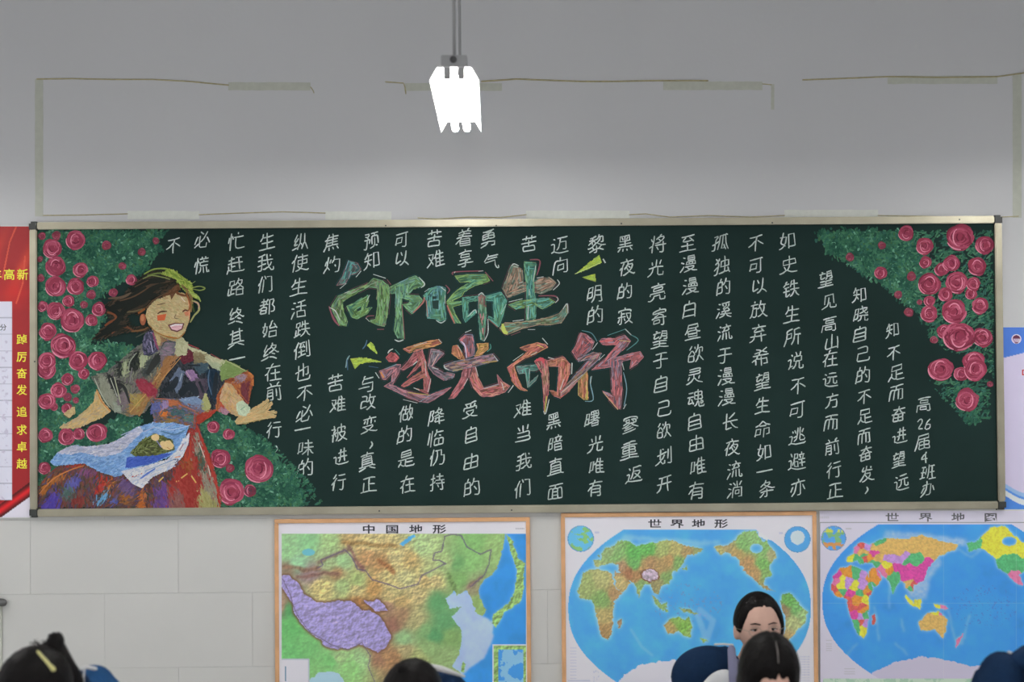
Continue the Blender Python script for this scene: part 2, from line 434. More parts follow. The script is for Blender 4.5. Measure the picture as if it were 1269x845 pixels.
cols_txt = [
 [(1145,500,'高'),(1146.6,525,'26'),(1144,547,'届'),(1146,567,'4'),(1150,585,'班'),(1149.6,605,'办')],
 [(1106.5,408.4,'知'),(1107.5,437,'不'),(1111,461,'足'),(1111,486,'而'),(1113.6,513,'奋'),(1114.7,540,'进'),(1114,569,'望'),(1117,597,'远')],
 [(1065.6,364.8,'知'),(1067,389,'晓'),(1065.6,413.8,'自'),(1069,438,'己'),(1069.7,464.6,'的'),(1071,491.6,'不'),(1072,515,'足'),(1071,540,'而'),(1073,562,'奋'),(1074,587,'发'),(1073,607,'，')],
 [(1023.4,345.6,'望'),(1027.7,373,'见'),(1027.7,401,'高'),(1031,423,'山'),(1029,444,'在'),(1029,470,'远'),(1031.5,496,'方'),(1030,523,'而'),(1031.5,553.4,'前'),(1033.7,581.5,'行'),(1034.9,607.4,'正')],
 [(976,297.7,'如'),(978,327.5,'史'),(980,358,'铁'),(981.4,389,'生'),(982.5,417,'所'),(986,447,'说'),(988.9,477.7,'不'),(987.8,507.5,'可'),(987.8,540.5,'逃'),(987.8,571,'避'),(989,603.4,'亦')],
 [(936.7,301,'不'),(936.7,328.6,'可'),(940,354,'以'),(940,383,'放'),(940,412.7,'弃'),(943,442,'希'),(945,472,'望'),(945,502,'生'),(945,531,'命'),(947,559.7,'如'),(948.4,583,'一'),(950.5,605.5,'条')],
 [(893,300,'孤'),(895,328.6,'独'),(897,355,'的'),(897,384,'溪'),(898,411.7,'流'),(898,440,'于'),(899.4,466,'漫'),(900.5,491.5,'漫'),(904.7,522.4,'长'),(907,554,'夜'),(910,582,'流'),(911,606.6,'淌')],
 [(852.3,301,'至'),(853.4,326.5,'漫'),(855.5,354,'漫'),(854.4,383,'白'),(858.7,410.6,'昼'),(862,438,'欲'),(860.8,465,'灵'),(862,493.7,'魂'),(860.8,522.4,'自'),(863,549,'由'),(865,578,'唯'),(863,607.6,'有')],
 [(815,302,'将'),(813,331.8,'光'),(815,361.6,'亮'),(817,392.5,'寄'),(818,420,'望'),(819,446,'于'),(819,475.6,'自'),(822.5,505.4,'己'),(822.5,533,'欲'),(823.6,565,'划'),(823.6,599,'开')],
 [(774.6,301,'黑'),(776.7,330.7,'夜'),(774.6,360.5,'的'),(774.6,391.4,'寂'),(781,525.6,'寥'),(780,557.6,'重'),(786,587.4,'返')],
 [(739.4,302,'黎'),(737,363.7,'明'),(738,390,'的'),(734,519,'曙'),(738,550,'光'),(739.4,577.8,'唯'),(738,604.5,'有')],
 [(693.8,303,'迈'),(694.9,328.6,'向'),(686,521,'黑'),(688.5,549,'暗'),(688.5,577.8,'直'),(688.5,608.7,'面')],
 [(655.5,302,'苦'),(648,506.5,'难'),(648,537,'当'),(649,571.4,'我'),(648,604.5,'们')],
 [(605.8,294.5,'勇'),(608.6,324,'气'),(583,507.5,'受'),(584,538.4,'自'),(584,571.4,'由'),(585,603.4,'的')],
 [(575.6,294.5,'着'),(576.6,320,'享')],
 [(538,295.6,'苦'),(540,321,'难'),(541,516,'降'),(540,542.7,'临'),(542.3,566,'仍'),(542.3,597,'持')],
 [(497.6,296.6,'可'),(497.6,320,'以'),(504,511.8,'做'),(501.8,538.4,'的'),(503,568,'是'),(505,600,'在')],
 [(460.3,297.7,'预'),(461.4,322,'知'),(455,475.6,'与'),(456,498,'改'),(457.5,525.6,'变'),(459,551,'、'),(455,571.4,'真'),(457,600,'正')],
 [(411,300,'焦'),(412,327.5,'灼'),(415.6,474.5,'苦'),(418.8,501,'难'),(419.8,536.3,'被'),(422,566,'进'),(419.8,597,'行')],
 [(372.5,299.8,'纵'),(371.5,325.4,'使'),(370.4,355,'生'),(370.4,383,'活'),(374.7,407.4,'跌'),(374.7,433,'倒'),(375,461,'也'),(377.5,487,'不'),(377.5,512,'必'),(376,531,'一'),(378.7,554.8,'味'),(378.7,579.6,'的')],
 [(331,298.8,'生'),(328.9,325,'我'),(328.9,352,'们'),(331,379.7,'都'),(334,408.4,'始'),(335,436,'终'),(338.5,461,'在'),(339.6,485,'前'),(339.6,532,'行'),(341,556,'，')],
 [(292.6,298.8,'忙'),(291.6,327.5,'赶'),(292.6,356,'路'),(292.6,391.4,'终'),(292.6,419,'其'),(294.8,443.6,'一')],
 [(251,296.6,'必'),(250,328.6,'慌')],
 [(215,304,'不')]]
glyphs(''.join(t[2] for c_ in cols_txt for t in c_))
glyphs('高新羊分踔厉奋发追求卓越', 0.012); glyphs('中国地形世界图', 0.02)
random.seed(11)
for c_ in cols_txt:
    for x, y, t in c_:
        k = Cv(CB)
        ck = (180, 190, 186)
        if len(t) == 2:
            for i, ch in enumerate(t): handwrite(k, ch, x-5+i*9.5, y, 20, ck, centre=(.3, .36))
        elif t in '，、':
            k.stroke([(x+1, y-4), (x+2.4, y), (x-1, y+5)], 1.9, ck)
        elif t == '一': k.stroke([(x-11, y+2.5), (x-3, y+1), (x+9, y-1.5)], 1.9, ck, taper=.3)
        else: handwrite(k, t, x, y, 23.2 if x < 1000 else 21.6, ck, centre=((.5, .38) if t != '4' else (.28, .36)))
        k.build('chalk_character', board, m_chalkw)

# ---- big brush-lettered title, every character a part
G1, G2, G3, G4 = (92, 130, 88), (72, 128, 116), (112, 138, 72), (140, 108, 92)
R1, R2, R3, R4 = (160, 84, 86), (150, 98, 104), (170, 120, 78), (96, 104, 124)
PK = (120, 70, 80); WH = (168, 176, 172); BLW = (110, 140, 150)
def pal(a, b):
    def f(x, y): return random.choice(a) if random.random() < .5+.5*math.sin(x*.11+y*.17) else random.choice(b)
    return f
def title(o, polys, lines, holes=()):
    x0, y0, s_ = o; k = Cv(CB)
    for p, a, b in polys:
        q = cv(x0, y0, s_, p)
        base = [sum(c[i] for c in a+b)/len(a+b)*.62+6 for i in range(3)]
        k.poly(q, [v-5 for v in base], [v+5 for v in base])
        A0, B0 = [sum(c[i] for c in a)/len(a) for i in range(3)], [sum(c[i] for c in b)/len(b) for i in range(3)]
        def f(x, y, A0=A0, B0=B0, a=a, b=b):
            t = .5+.5*math.sin(x*.16+y*.09+len(a)); t = min(1, max(0, (t-.5)*1.6+.5)); r = random.choice(a if random.random() > t else b)
            return [(.55*(u*(1-t)+v*t)+.45*w_)*.86+4 for u, v, w_ in zip(A0, B0, r)]
        k.fillstreak(q, f, ang='edge', dens=.5, ln=9, wd=1.5, jit=9, spread=.12)
        k.fillstreak(q, [[v*.68 for v in A0], [v*.66 for v in B0]], ang='edge', dens=.035, ln=10, wd=1.7, jit=6, spread=.1)
        k.fillstreak(q, [[v*1.05+10 for v in A0], [v*1.0+22 for v in B0], [v*1.08+8 for v in a[0]]], ang='edge', dens=.045, ln=11, wd=1.2, jit=10, spread=.08)
    for h in holes: k.poly(cv(x0, y0, s_, h), BOARD)
    k.lay(2)
    for p, a, b in polys:
        q = cv(x0, y0, s_, p); ed = [min(255, v*1.06+18) for v in random.choice(a+b)]
        for i in range(len(q)):
            if random.random() < .85:
                    cx_, cy_ = sum(v[0] for v in q)/len(q), sum(v[1] for v in q)/len(q); p0, p1 = q[i], q[(i+1) % len(q)]
                    k.stroke([p0, p1], random.uniform(.9, 1.7), ed, [v*.8 for v in ed], taper=.7, smooth=False)
                    if random.random() < .55:   # dark rim outside the light edge
                        n_ = Vector((p1[1]-p0[1], p0[0]-p1[0])); n_ = n_.normalized()*1.7 if n_.length else n_
                        if inside((p0[0]+p1[0])/2+n_.x, (p0[1]+p1[1])/2+n_.y, q): n_ = -n_
                        k.stroke([(p0[0]+n_.x, p0[1]+n_.y), (p1[0]+n_.x, p1[1]+n_.y)], 1.2, (30, 62, 64) if random.random() < .6 else (84, 54, 62), taper=.6, smooth=False)
    for p, c, wd in lines: k.stroke(cv(x0, y0, s_, p), wd, c)
    k.build('title_character', board)
A_, B_ = (400, 310, 7.04), (480, 320, 7.68)
title(A_, [([(225,85),(300,110),(335,165),(290,205),(240,215),(200,290),(120,310),(170,230)], [G2,(70,100,120)], [PK,G2]),
  ([(400,290),(440,245),(520,265),(575,310),(580,400),(565,560),(540,665),(470,650),(410,615),(460,600),(480,500),(475,330),(400,320),(300,370),(200,430),(175,450),(180,540),(215,620),(205,665),(150,655),(100,560),(75,490),(130,400),(230,360)], [G1,G3], [G2,G1,G4]),
  ([(205,490),(260,465),(395,390),(400,440),(375,510),(430,500),(380,560),(300,600),(260,590),(225,530)], [G1,G2], [G1,G3])],
 [([(440,210),(550,245)],WH,1.6),([(560,255),(595,300)],PK,1.5),([(290,235),(335,180)],WH,1.4),([(150,335),(205,290)],WH,1.1),([(200,170),(225,90)],BLW,1.6),([(55,490),(95,600),(145,660)],PK,2.2),([(60,500),(110,530),(150,610)],WH,1.2),
  ([(375,600),(395,575),(450,572)],PK,1.3),([(375,590),(410,625)],WH,1),([(475,690),(535,690)],PK,1.6),([(190,375),(235,358)],WH,1.4),([(250,370),(390,290)],PK,1.3),([(380,450),(410,390)],WH,1.1)],
 [[(295,520),(335,492),(335,520),(305,535)]])
title(B_, [([(0,290),(100,240),(200,190),(270,165),(330,215),(345,250),(290,280),(240,300),(195,350),(300,355),(335,400),(290,460),(235,530),(180,480),(150,440),(200,430),(215,400),(140,380),(150,320),(135,330),(140,500),(155,700),(155,770),(100,760),(65,690),(80,560),(80,330),(20,340)], [G1,G2,G3], [G2,G1,(110,130,130)]),
  ([(340,350),(400,290),(480,265),(550,280),(555,300),(545,450),(560,580),(500,600),(450,575),(380,570),(370,400)], [G2,G1], [G2,(80,110,130)])],
 [([(300,180),(355,245),(320,280)],WH,1.4),([(70,775),(110,790),(155,775)],WH,1.5),([(465,590),(510,615),(555,590)],WH,1.3),([(550,350),(550,430)],WH,1.1),([(555,255),(592,300),(570,335)],PK,1.4),([(140,440),(165,770)],PK,1.4),([(245,520),(340,420),(350,370)],(150,95,90),2.0),([(370,400),(385,560)],(150,100,92),1.8),([(110,235),(200,190)],BLW,1.3),([(355,320),(400,285)],WH,1),([(510,275),(555,310)],WH,1.6)],
 [[(425,362),(470,362),(468,385),(428,390)],[(430,405),(488,398),(488,485),(432,478)]])
title((550,310,7.04), [([(95,225),(200,215),(370,210),(400,265),(340,290),(270,310),(180,360),(160,400),(80,440),(75,450),(160,445),(160,470),(75,495),(100,560),(150,640),(95,640),(50,540),(25,450),(70,390),(140,330),(240,275),(140,280)], [G1,G3], [G2,G1]),
  ([(160,415),(300,400),(300,440),(210,450),(210,570),(280,515),(285,545),(190,630),(170,590)], [G2], [G1,G2]),
  ([(365,400),(500,365),(550,440),(520,560),(480,670),(385,590),(390,575),(440,600),(430,440),(370,440)], [G2,G1], [G2]),
  ([(300,400),(330,380),(365,400),(370,560),(350,790),(320,780),(305,560)], [R2,G4], [G1,G2])],
 [([(80,215),(95,190),(340,180)],PK,1.6),([(90,200),(100,188)],WH,1.4),([(300,185),(345,180)],WH,1.1),([(360,190),(430,270)],PK,1.8),([(300,392),(330,372),(350,390)],WH,1.2),([(385,600),(385,720),(350,795)],WH,1.2),([(210,580),(270,520),(285,550)],WH,1.1),([(30,480),(60,560),(95,640)],(160,100,90),2),([(500,560),(545,470)],WH,1),([(390,600),(470,670)],(150,110,100),1.3)])
title((615,310,7.68), [([(145,140),(200,150),(250,190),(255,310),(350,290),(500,255),(570,310),(530,370),(430,415),(380,400),(280,390),(110,450),(60,370)], [G4,G4,(110,112,98)], [G2,G4]),
  ([(265,110),(380,120),(375,200),(355,300),(365,400),(375,520),(375,650),(285,670),(290,450),(285,300),(270,200)], [G2,G1], [G2,(70,120,120)]),
  ([(115,520),(200,490),(350,465),(500,455),(560,490),(520,520),(440,560),(370,520),(190,565)], [G2,(90,140,130)], [G1,G3]),
  ([(30,740),(80,690),(180,690),(350,670),(500,640),(600,600),(675,510),(680,600),(620,690),(520,710),(400,710),(250,745),(100,805)], [G2,G4], [G1,G4])],
 [([(145,150),(170,130),(215,150)],WH,1.4),([(215,315),(255,300)],WH,1.3),([(385,265),(450,253)],WH,1.3),([(320,90),(410,95),(410,160),(385,240)],PK,1.7),([(540,380),(600,320),(580,280)],WH,1.2),([(120,492),(250,462)],WH,1.2),([(400,435),(550,435),(590,470),(560,500)],PK,1.6),([(575,445),(588,470),(560,502)],WH,1),([(300,755),(370,755)],WH,1.2),([(155,675),(260,662)],WH,1.5),([(635,560),(675,508),(682,600)],WH,1.1),([(375,150),(350,300)],WH,1.2),([(315,370),(315,430)],WH,1.2),([(305,530),(300,660)],WH,1.8),([(60,700),(75,770),(110,790)],(170,180,90),4.5),([(140,810),(230,775)],PK,1.1)])
title((425,410,8.45), [([(450,280),(500,225),(540,230),(590,285),(550,330),(480,320)], [R1,(175,80,85)], [R1]),
  ([(380,420),(450,395),(560,350),(605,350),(590,430),(530,540),(520,570),(640,620),(780,660),(920,670),(1100,600),(1135,590),(1050,660),(900,750),(800,740),(650,680),(500,610),(430,580),(510,530),(520,430),(450,510),(420,510)], [R2,R4], [R1,R4,R2]),
  ([(630,190),(740,150),(880,110),(1000,90),(1030,130),(960,160),(820,190),(700,230),(680,225)], [R3,(165,130,70)], [R1,R3]),
  ([(760,200),(830,190),(850,280),(640,410),(605,400),(680,320)], [R1,R2], [R1,R2]),
  ([(760,200),(820,195),(870,320),(880,420),(920,520),(890,660),(750,600),(850,620),(845,480),(640,590),(610,575),(730,480),(830,420),(820,350),(670,490),(760,380),(800,300)], [R1,R2], [R2,R3]),
  ([(920,190),(1000,200),(1060,230),(1030,270),(930,370),(1050,430),(1170,450),(1160,490),(1060,520),(950,450),(890,370)], [R2,R4], [R2,R4,(90,120,115)])],
 [([(470,235),(490,205),(525,188)],WH,1.6),([(545,195),(595,250)],G2,1.2),([(735,355),(778,318)],WH,2.2),([(920,500),(890,640)],WH,1.4),([(935,385),(1000,400)],WH,1.8),([(740,595),(800,620)],WH,1.8),([(630,718),(780,755)],WH,1.1),([(860,310),(872,480)],WH,1.3),([(800,745),(920,670)],BLW,1.1),([(680,645),(900,670)],(170,155,70),1.4),([(935,365),(1000,240)],(200,160,150),1.6),([(740,160),(880,115)],WH,1.2),([(1000,85),(1035,125)],WH,1.2),([(640,180),(700,215)],(190,120,130),1.4),([(440,400),(560,350)],BLW,1.4),([(395,430),(430,490)],(190,130,70),3.2)])
title((545,400,7.68), [([(110,290),(125,220),(160,215),(200,260),(240,360),(180,340)], [R1,R3], [R3]),
  ([(350,200),(460,195),(460,250),(380,310),(330,320),(370,250)], [R3,(160,140,70)], [R3]),
  ([(185,165),(240,110),(310,110),(325,170),(330,310),(250,340),(240,230)], [R1,R2], [R1,R4]),
  ([(230,430),(300,400),(270,530),(200,640),(140,715),(80,725),(130,650),(200,540)], [R1,R2], [R2]),
  ([(280,420),(340,420),(370,530),(420,620),(560,580),(545,490),(600,560),(670,600),(620,660),(500,700),(400,700),(320,620),(280,520)], [R1,R2], [R2,R3]),
  ([(40,400),(130,370),(300,340),(500,295),(560,360),(450,380),(350,410),(200,440),(130,465),(60,440)], [R2,R4], [R3,R4])],
 [([(240,92),(300,68)],WH,1.2),([(340,420),(365,510)],WH,1.2),([(170,210),(212,282)],WH,1.1),([(700,600),(650,665)],WH,1.4),([(230,600),(265,530)],WH,1.3),([(40,400),(50,430),(90,450)],WH,1.4),([(205,175),(240,220),(255,330)],(180,170,190),1.6),([(415,625),(560,585)],BLW,1.5),([(590,570),(610,640)],WH,1.6),([(120,455),(220,440)],(160,150,100),1.4),([(400,380),(545,365)],(175,150,70),1.4),([(515,310),(550,360)],WH,1.3),([(480,200),(485,240),(450,275)],G2,1.2)])
title((620,410,7.68), [([(185,160),(350,110),(430,130),(450,155),(350,210),(230,260),(130,330),(160,440),(210,540),(260,570),(190,560),(120,490),(65,350),(150,290),(260,200)], [R1,R2], [R3,R1]),
  ([(150,340),(340,320),(395,290),(395,350),(330,380),(280,380),(275,500),(360,420),(340,470),(260,540),(240,400),(180,410)], [G2,(90,115,110)], [R4,(110,120,110)]),
  ([(440,285),(600,245),(660,310),(660,420),(600,570),(720,460),(735,475),(640,585),(570,640),(510,620),(465,565),(540,580),(560,340),(450,335)], [R1,R3], [R2,R3]),
  ([(325,290),(380,250),(440,280),(460,400),(460,560),(420,780),(410,600),(395,400)], [R1,R2], [R2,(150,130,90)])],
 [([(400,68),(452,128)],WH,1.8),([(685,305),(680,410)],WH,1.5),([(455,252),(512,268)],WH,1.7),([(605,460),(570,560)],WH,1.7),([(412,760),(430,788),(465,650)],WH,1.3),([(75,588),(125,515)],WH,1.3),([(120,285),(220,215)],WH,1.2),([(290,230),(350,200)],WH,1.3),([(350,130),(410,160)],(180,170,90),1.6),([(425,770),(440,620)],(165,160,80),2.2),([(340,280),(400,270),(410,310)],(180,75,85),4),([(80,350),(140,470)],(170,90,90),2)])
title((695,400,7.35), [([(180,90),(240,110),(305,170),(280,240),(240,270),(160,345),(100,260),(140,200)], [R1,R2], [R4,R2]),
  ([(160,520),(240,440),(250,700),(210,700),(160,660)], [R3,R1], [(150,140,80),R3]),
  ([(155,330),(300,265),(370,275),(350,330),(240,430),(150,530),(0,665),(0,610),(100,510),(200,400),(270,325),(160,355)], [R1,R4], [R3,R4]),
  ([(350,170),(370,145),(500,140),(580,110),(635,165),(600,220),(480,320),(600,290),(720,260),(755,310),(700,370),(625,420),(640,330),(560,350),(550,400),(560,600),(540,790),(510,780),(440,700),(380,620),(470,660),(460,400),(280,430),(400,330),(510,200),(380,200)], [R1,R2], [R2,R4,(120,110,125)])],
 [([(585,55),(640,110)],WH,1.5),([(640,110),(705,160),(600,250)],(80,125,125),1.2),([(425,115),(585,58)],(80,125,125),1.2),([(560,370),(575,430)],WH,1.3),([(570,450),(600,600),(575,760)],BLW,1.3),([(595,740),(570,785)],WH,1.5),([(270,490),(270,560),(295,700),(220,715)],BLW,1.3),([(270,555),(280,485)],WH,1.2),([(335,180),(288,245)],WH,1.3),([(345,340),(400,288)],WH,1.2),([(100,365),(97,465)],WH,1.5),([(190,70),(280,95),(330,170)],(80,120,125),1.2),([(355,170),(450,155)],(180,85,90),2.6),([(640,400),(690,340)],(190,120,125),2),([(490,520),(485,660)],(190,110,115),1.6),([(385,630),(520,790)],(180,150,110),1.4),([(530,160),(630,170)],(175,150,110),2),([(0,640),(200,470)],WH,1.2),([(240,600),(235,700)],(170,175,80),1.8)])
# yellow rays of the title
def ray_mark(pts, lines=()):
    k = Cv(CB); k.poly(pts, (128, 150, 62), (150, 172, 74)); k.fillstreak(pts, [(150, 175, 75), (165, 180, 70), (130, 155, 70)], dens=.5, ln=8)
    for p, c, wd in lines: k.stroke(p, wd, c)
    k.build('title_ray', board)
q8 = lambda p: cv(425, 410, 8.45, p); q7 = lambda p: cv(700, 270, 4.694, p)
ray_mark(q8([(75,290),(170,280),(280,290),(400,325),(280,325),(180,345),(125,400)]), [(q8([(70,258),(45,300),(30,385)]), (120, 145, 150), 1.7), (q8([(45,300),(50,410)]), (60, 85, 110), 1.6), (q8([(340,435),(380,495)]), WH, 1.6), (q8([(270,370),(370,385)]), (60, 85, 110), 1.3)])
ray_mark(q8([(250,150),(290,115),(320,140),(360,240),(300,200)]), [(q8([(252,95),(235,150),(205,190)]), (70, 95, 120), 1.5)])
ray_mark(q7([(55,330),(200,215),(215,260),(140,295)]), [(q7([(222,238),(236,262)]), WH, 2.6), (q7([(60,325),(205,262)]), (190, 195, 140), 1)])
ray_mark(q7([(100,345),(175,325),(180,370)]), [(q7([(110,350),(180,372)]), (110, 120, 70), 1)])

# ---- foliage and roses
GR = [(34,70,58),(40,80,64),(46,88,68),(54,98,74),(64,108,80),(44,86,76),(58,92,60),(78,120,96)]
def leafcol(x, y):
    n = .5+.25*math.sin(x*.21+1.7*math.sin(y*.13))+.25*math.sin(y*.19+1.3*math.sin(x*.11)+2); i = min(7, max(0, int(n*5.3+random.gauss(0, 1.7))))
    return (100, 146, 122) if random.random() < .035 else GR[i]
def foliage(polys, dens, extra=()):
    k = Cv(CB)
    for p, base in polys:
        k.poly(p, base)
        k.fillstreak(p, leafcol, ang=lambda x, y: 1.2+.9*math.sin(x*.13)+.8*math.sin(y*.11), dens=dens*1.1, ln=5.2, wd=2.3, jit=5, spread=.6, out=3.4)
    for p in extra: k.fillstreak(p, GR[:6], dens=.075, ln=9, wd=2, spread=.7, jit=8, ang=-.5)
    o = k.build('chalk_foliage', board); o['kind'] = 'stuff'; return o
DKG = (34, 64, 54)
foliage([([(47,286),(205,287),(193,297),(200,310),(186,322),(180,336),(158,346),(140,352),(118,372),(130,392),(108,430),(135,425),(172,432),(150,455),(132,462),(118,490),(122,505),(105,515),(80,528),(100,536),(130,530),(155,512),(175,518),(172,528),(150,545),(108,553),(75,560),(64,575),(90,572),(70,585),(47,602)], DKG)], .42)
foliage([([(234,512),(244,507),(262,504),(280,515),(297,530),(309,535),(330,548),(338,556),(343,570),(356,580),(368,597),(372,612),(378,627),(272,627),(262,590),(250,560)], (35,66,55))], .45, [[(300,520),(345,555),(385,595),(402,625),(375,627),(350,580)]])
foliage([([(1012,287),(1118,286),(1146,300),(1152,330),(1138,352),(1140,385),(1132,382),(1112,368),(1092,350),(1070,340),(1048,324),(1026,312)], (35,67,55))], .42,
  [[(1118,285),(1232,285),(1232,400),(1140,400)], [(1135,385),(1232,360),(1232,470),(1150,420)], [(1150,470),(1228,470),(1228,518),(1200,528),(1172,500)], [(1165,478),(1225,480),(1215,528),(1195,525)]])
RS = [(51.8,292.4,5),(69.9,292,6),(93.7,297.7,12),(64.5,308,12),(132,304,6),(175.7,312,5),(193,298.5,4.5),(69,330,12.5),(100,334.5,10),(49.5,321,4),(151.6,329.6,5),(163,346.7,7),(140.6,362.6,5.5),(115,348.8,7.5),(69,355,13),(93.7,355,11),(50.5,344.5,5),(113,365,6),(85,373,7.5),(53,379.7,7),(69,385,11),(104,377.6,5),(122.5,383,9),(113.5,396.7,8),(89.5,396.7,15),(59.6,410.6,11.5),(58.6,447,11),(79,428.7,16),(97,447,12),(121,447,12),(57.7,458,12),(83.7,470,8),(104,463,7),(72.8,483.7,10),(58,497,11),(93.4,482,6),(83.7,492,5.5),(94,495.8,4),(66.7,504,5),(83,506,7),(56.5,539.4,9.5),(82.5,541,11),(97.7,537.7,7.5),(120,535.8,13),(55,580,8),
 (264.6,528.8,8),(283.6,538,7.5),(273.4,567.8,12.5),(285,580,5.5),(321,581,18),(286.4,609,17),(310,608,8)]
RT = [(1123,289,10),(1146,305,11),(1220.4,303.7,11.5),(1189.6,294,17.5),(1093,304,5),(1053,318.6,5.5),(1091.6,338,8),(1129.5,342.4,6),(1147,325,8),(1167,334,9),(1179,326.4,11),(1211,330,12),(1206.6,352,9),(1152,352,14),(1186,350,14),(1171.5,364.8,9),(1203.4,363.7,7.5),(1152,373,7),(1139.5,374.4,3.5),(1113,365,5),(1126,387,6),(1151.6,388.8,11),(1215,379,11),(1182.7,386,15.5),(1170,410.6,9),(1218.3,418,13),(1157.6,421,5),(1188.5,417,20),(1206.6,448,14),(1191,463.5,9),(1209,458,14),(1166,458,16),(1227,476,4),(1198.3,495.6,15)]
random.seed(5)
for i, (x, y, r) in enumerate(RS+RT):
    k = Cv(CB-0.0006-0.0003*(i % 5)); faint = (132, 304) == (x, y) or r < 6.6
    dk = (124, 46, 66); md = (146, 62, 84); lt = (172, 92, 112)
    if r < 6.6: dk = (104, 52, 62); md = (124, 58, 72); lt = (144, 84, 96)
    if (x, y) == (310, 608): dk = (72, 44, 54); md = (96, 50, 64); lt = (120, 66, 80)
    e = random.uniform(.86, 1.0); ro = random.random()*3
    k.disc(x, y, r, r*e, dk, 16, .05, (132, 50, 72), ro)
    for s in range(int(5+r*1.5)):
        rr = r*random.uniform(.25, .97); a0 = random.random()*6.28; da = random.uniform(.9, 2.2); off = r*.08
        pts = [(x+random.uniform(-off, off)+rr*math.cos(a0+da*t/4), y+rr*e*math.sin(a0+da*t/4)) for t in range(5)]
        c = random.choice([md, md, lt, (108, 36, 56), (158, 74, 96)])
        k.stroke(pts, max(.9, r*random.uniform(.09, .17)), c, taper=.8)
    for s in range(2 if r > 6.6 else 0):    # the heart of the rose and one bright rim
        rr = r*(.3+.35*s); a0 = random.uniform(0, 6)
        k.stroke([(x+rr*.75*math.cos(a0+t*.45), y+rr*math.sin(a0+t*.45)) for t in range(6)], max(.8, r*.09), (200, 130, 148) if s else (92, 24, 46))
    a0 = random.uniform(1.4, 2.2)
    if r > 6.6: k.stroke([(x+r*.98*math.cos(a0+t*.3), y+r*e*.98*math.sin(a0+t*.3)) for t in range(5)], max(.8, r*.1), (196, 128, 146))
    k.build('chalk_rose', board)
# ---- the chalk-drawn girl: one part with her garments and features as sub-parts
random.seed(21)
H_ = lambda p: cv(120, 320, 7.043, p); B2 = lambda p: cv(70, 420, 7.043, p); C2 = lambda p: cv(200, 410, 7.04, p)
D2 = lambda p: cv(40, 520, 7.043, p); E2 = lambda p: cv(150, 520, 7.043, p)
girl = Cv(CB-0.0022)
SKN = (168, 148, 106)
def patch(k, p, c, ang=None, dens=.4, ln=7, wd=1.6, jit=12, out=1.2, spread=.3, vary=None):
    if ang is None: ang = 'edge'
    if not hasattr(k, 'pl'): k.pl = []
    k.pl.append((p, [c]+(vary or [])))
    k.poly(p, [v-5 for v in c], [v+5 for v in c]); k.fillstreak(p, [c]+(vary or []), ang=ang, dens=dens, ln=ln, wd=wd, jit=jit, out=out, spread=spread)
gk = girl
# neck and left forearm are the drawing's base mesh
patch(gk, H_([(480,600),(600,670),(740,690),(730,740),(600,760),(540,810),(490,700)]), SKN, out=0)
girl_o = gk.build('chalk_figure', board); tag(girl_o, 'chalk drawing of a laughing girl with flowing hair and patterned robe')
gk = Cv(CB-0.0026)
patch(gk, B2([(350,440),(400,540),(475,630),(380,690),(180,780),(20,778),(90,735),(170,690),(260,620),(330,540)]), SKN, vary=[(180,150,100),(160,140,112)], out=.4)
patch(gk, B2([(160,590),(165,640),(110,690),(60,655)]), SKN, out=0)
gk.stroke(B2([(60,660),(110,690),(160,640)]), 1, (90, 80, 60)); gk.stroke(B2([(120,690),(150,660)]), 1.6, (50, 46, 40)); gk.stroke(B2([(350,440),(390,540),(470,630)]), 1.6, (176, 112, 60))
gk.build('lowered_arm', girl_o)
NL = [0]
def smear(k, reach=3.0, dens=.55, ln=7, wd=1.7, ang=None, lighten=1.0):
    """chalk rubbed across the borders of the patches"""
    k.lay(); base = k.pl[:]
    xs = [q[0] for p, c in base for q in p]; ys = [q[1] for p, c in base for q in p]; bb = [(min(q[0] for q in p), max(q[0] for q in p), min(q[1] for q in p), max(q[1] for q in p)) for p, c in base]
    def top(x, y):
        for (p, c), b_ in zip(base[::-1], bb[::-1]):
            if b_[0] <= x <= b_[1] and b_[2] <= y <= b_[3] and inside(x, y, p): return p, c
    for _ in range(int((max(xs)-min(xs))*(max(ys)-min(ys))*dens)):
        x, y = random.uniform(min(xs), max(xs)), random.uniform(min(ys), max(ys)); t = top(x, y)
        if not t: continue
        s_ = top(x+random.gauss(0, reach), y+random.gauss(0, reach)) or t
        A = ang(x, y) if callable(ang) else ang if ang is not None else edge_dir(x, y, t[0])
        c1, c2 = random.choice(t[1]), random.choice(s_[1]); f = random.random(); j = random.uniform(-10, 10)
        k.dab(x, y, ln*random.uniform(.5, 1.2), wd*random.uniform(.6, 1.2), A+random.gauss(0, .3), [u*(1-f)+v*f+j for u, v in zip(c1, c2)])
def sub(name, fn, label=None):
    NL[0] += 1; k = Cv(CB-0.0028-0.0008*NL[0]); fn(k); o = k.build(name, girl_o)
    if label: o['label'] = label
    return o
MIXC = [(150,90,44),(80,72,142),(74,58,130),(165,52,42),(92,140,176),(110,60,90),(62,56,50),(52,66,60),(96,78,50),(130,56,52),(66,84,70)]
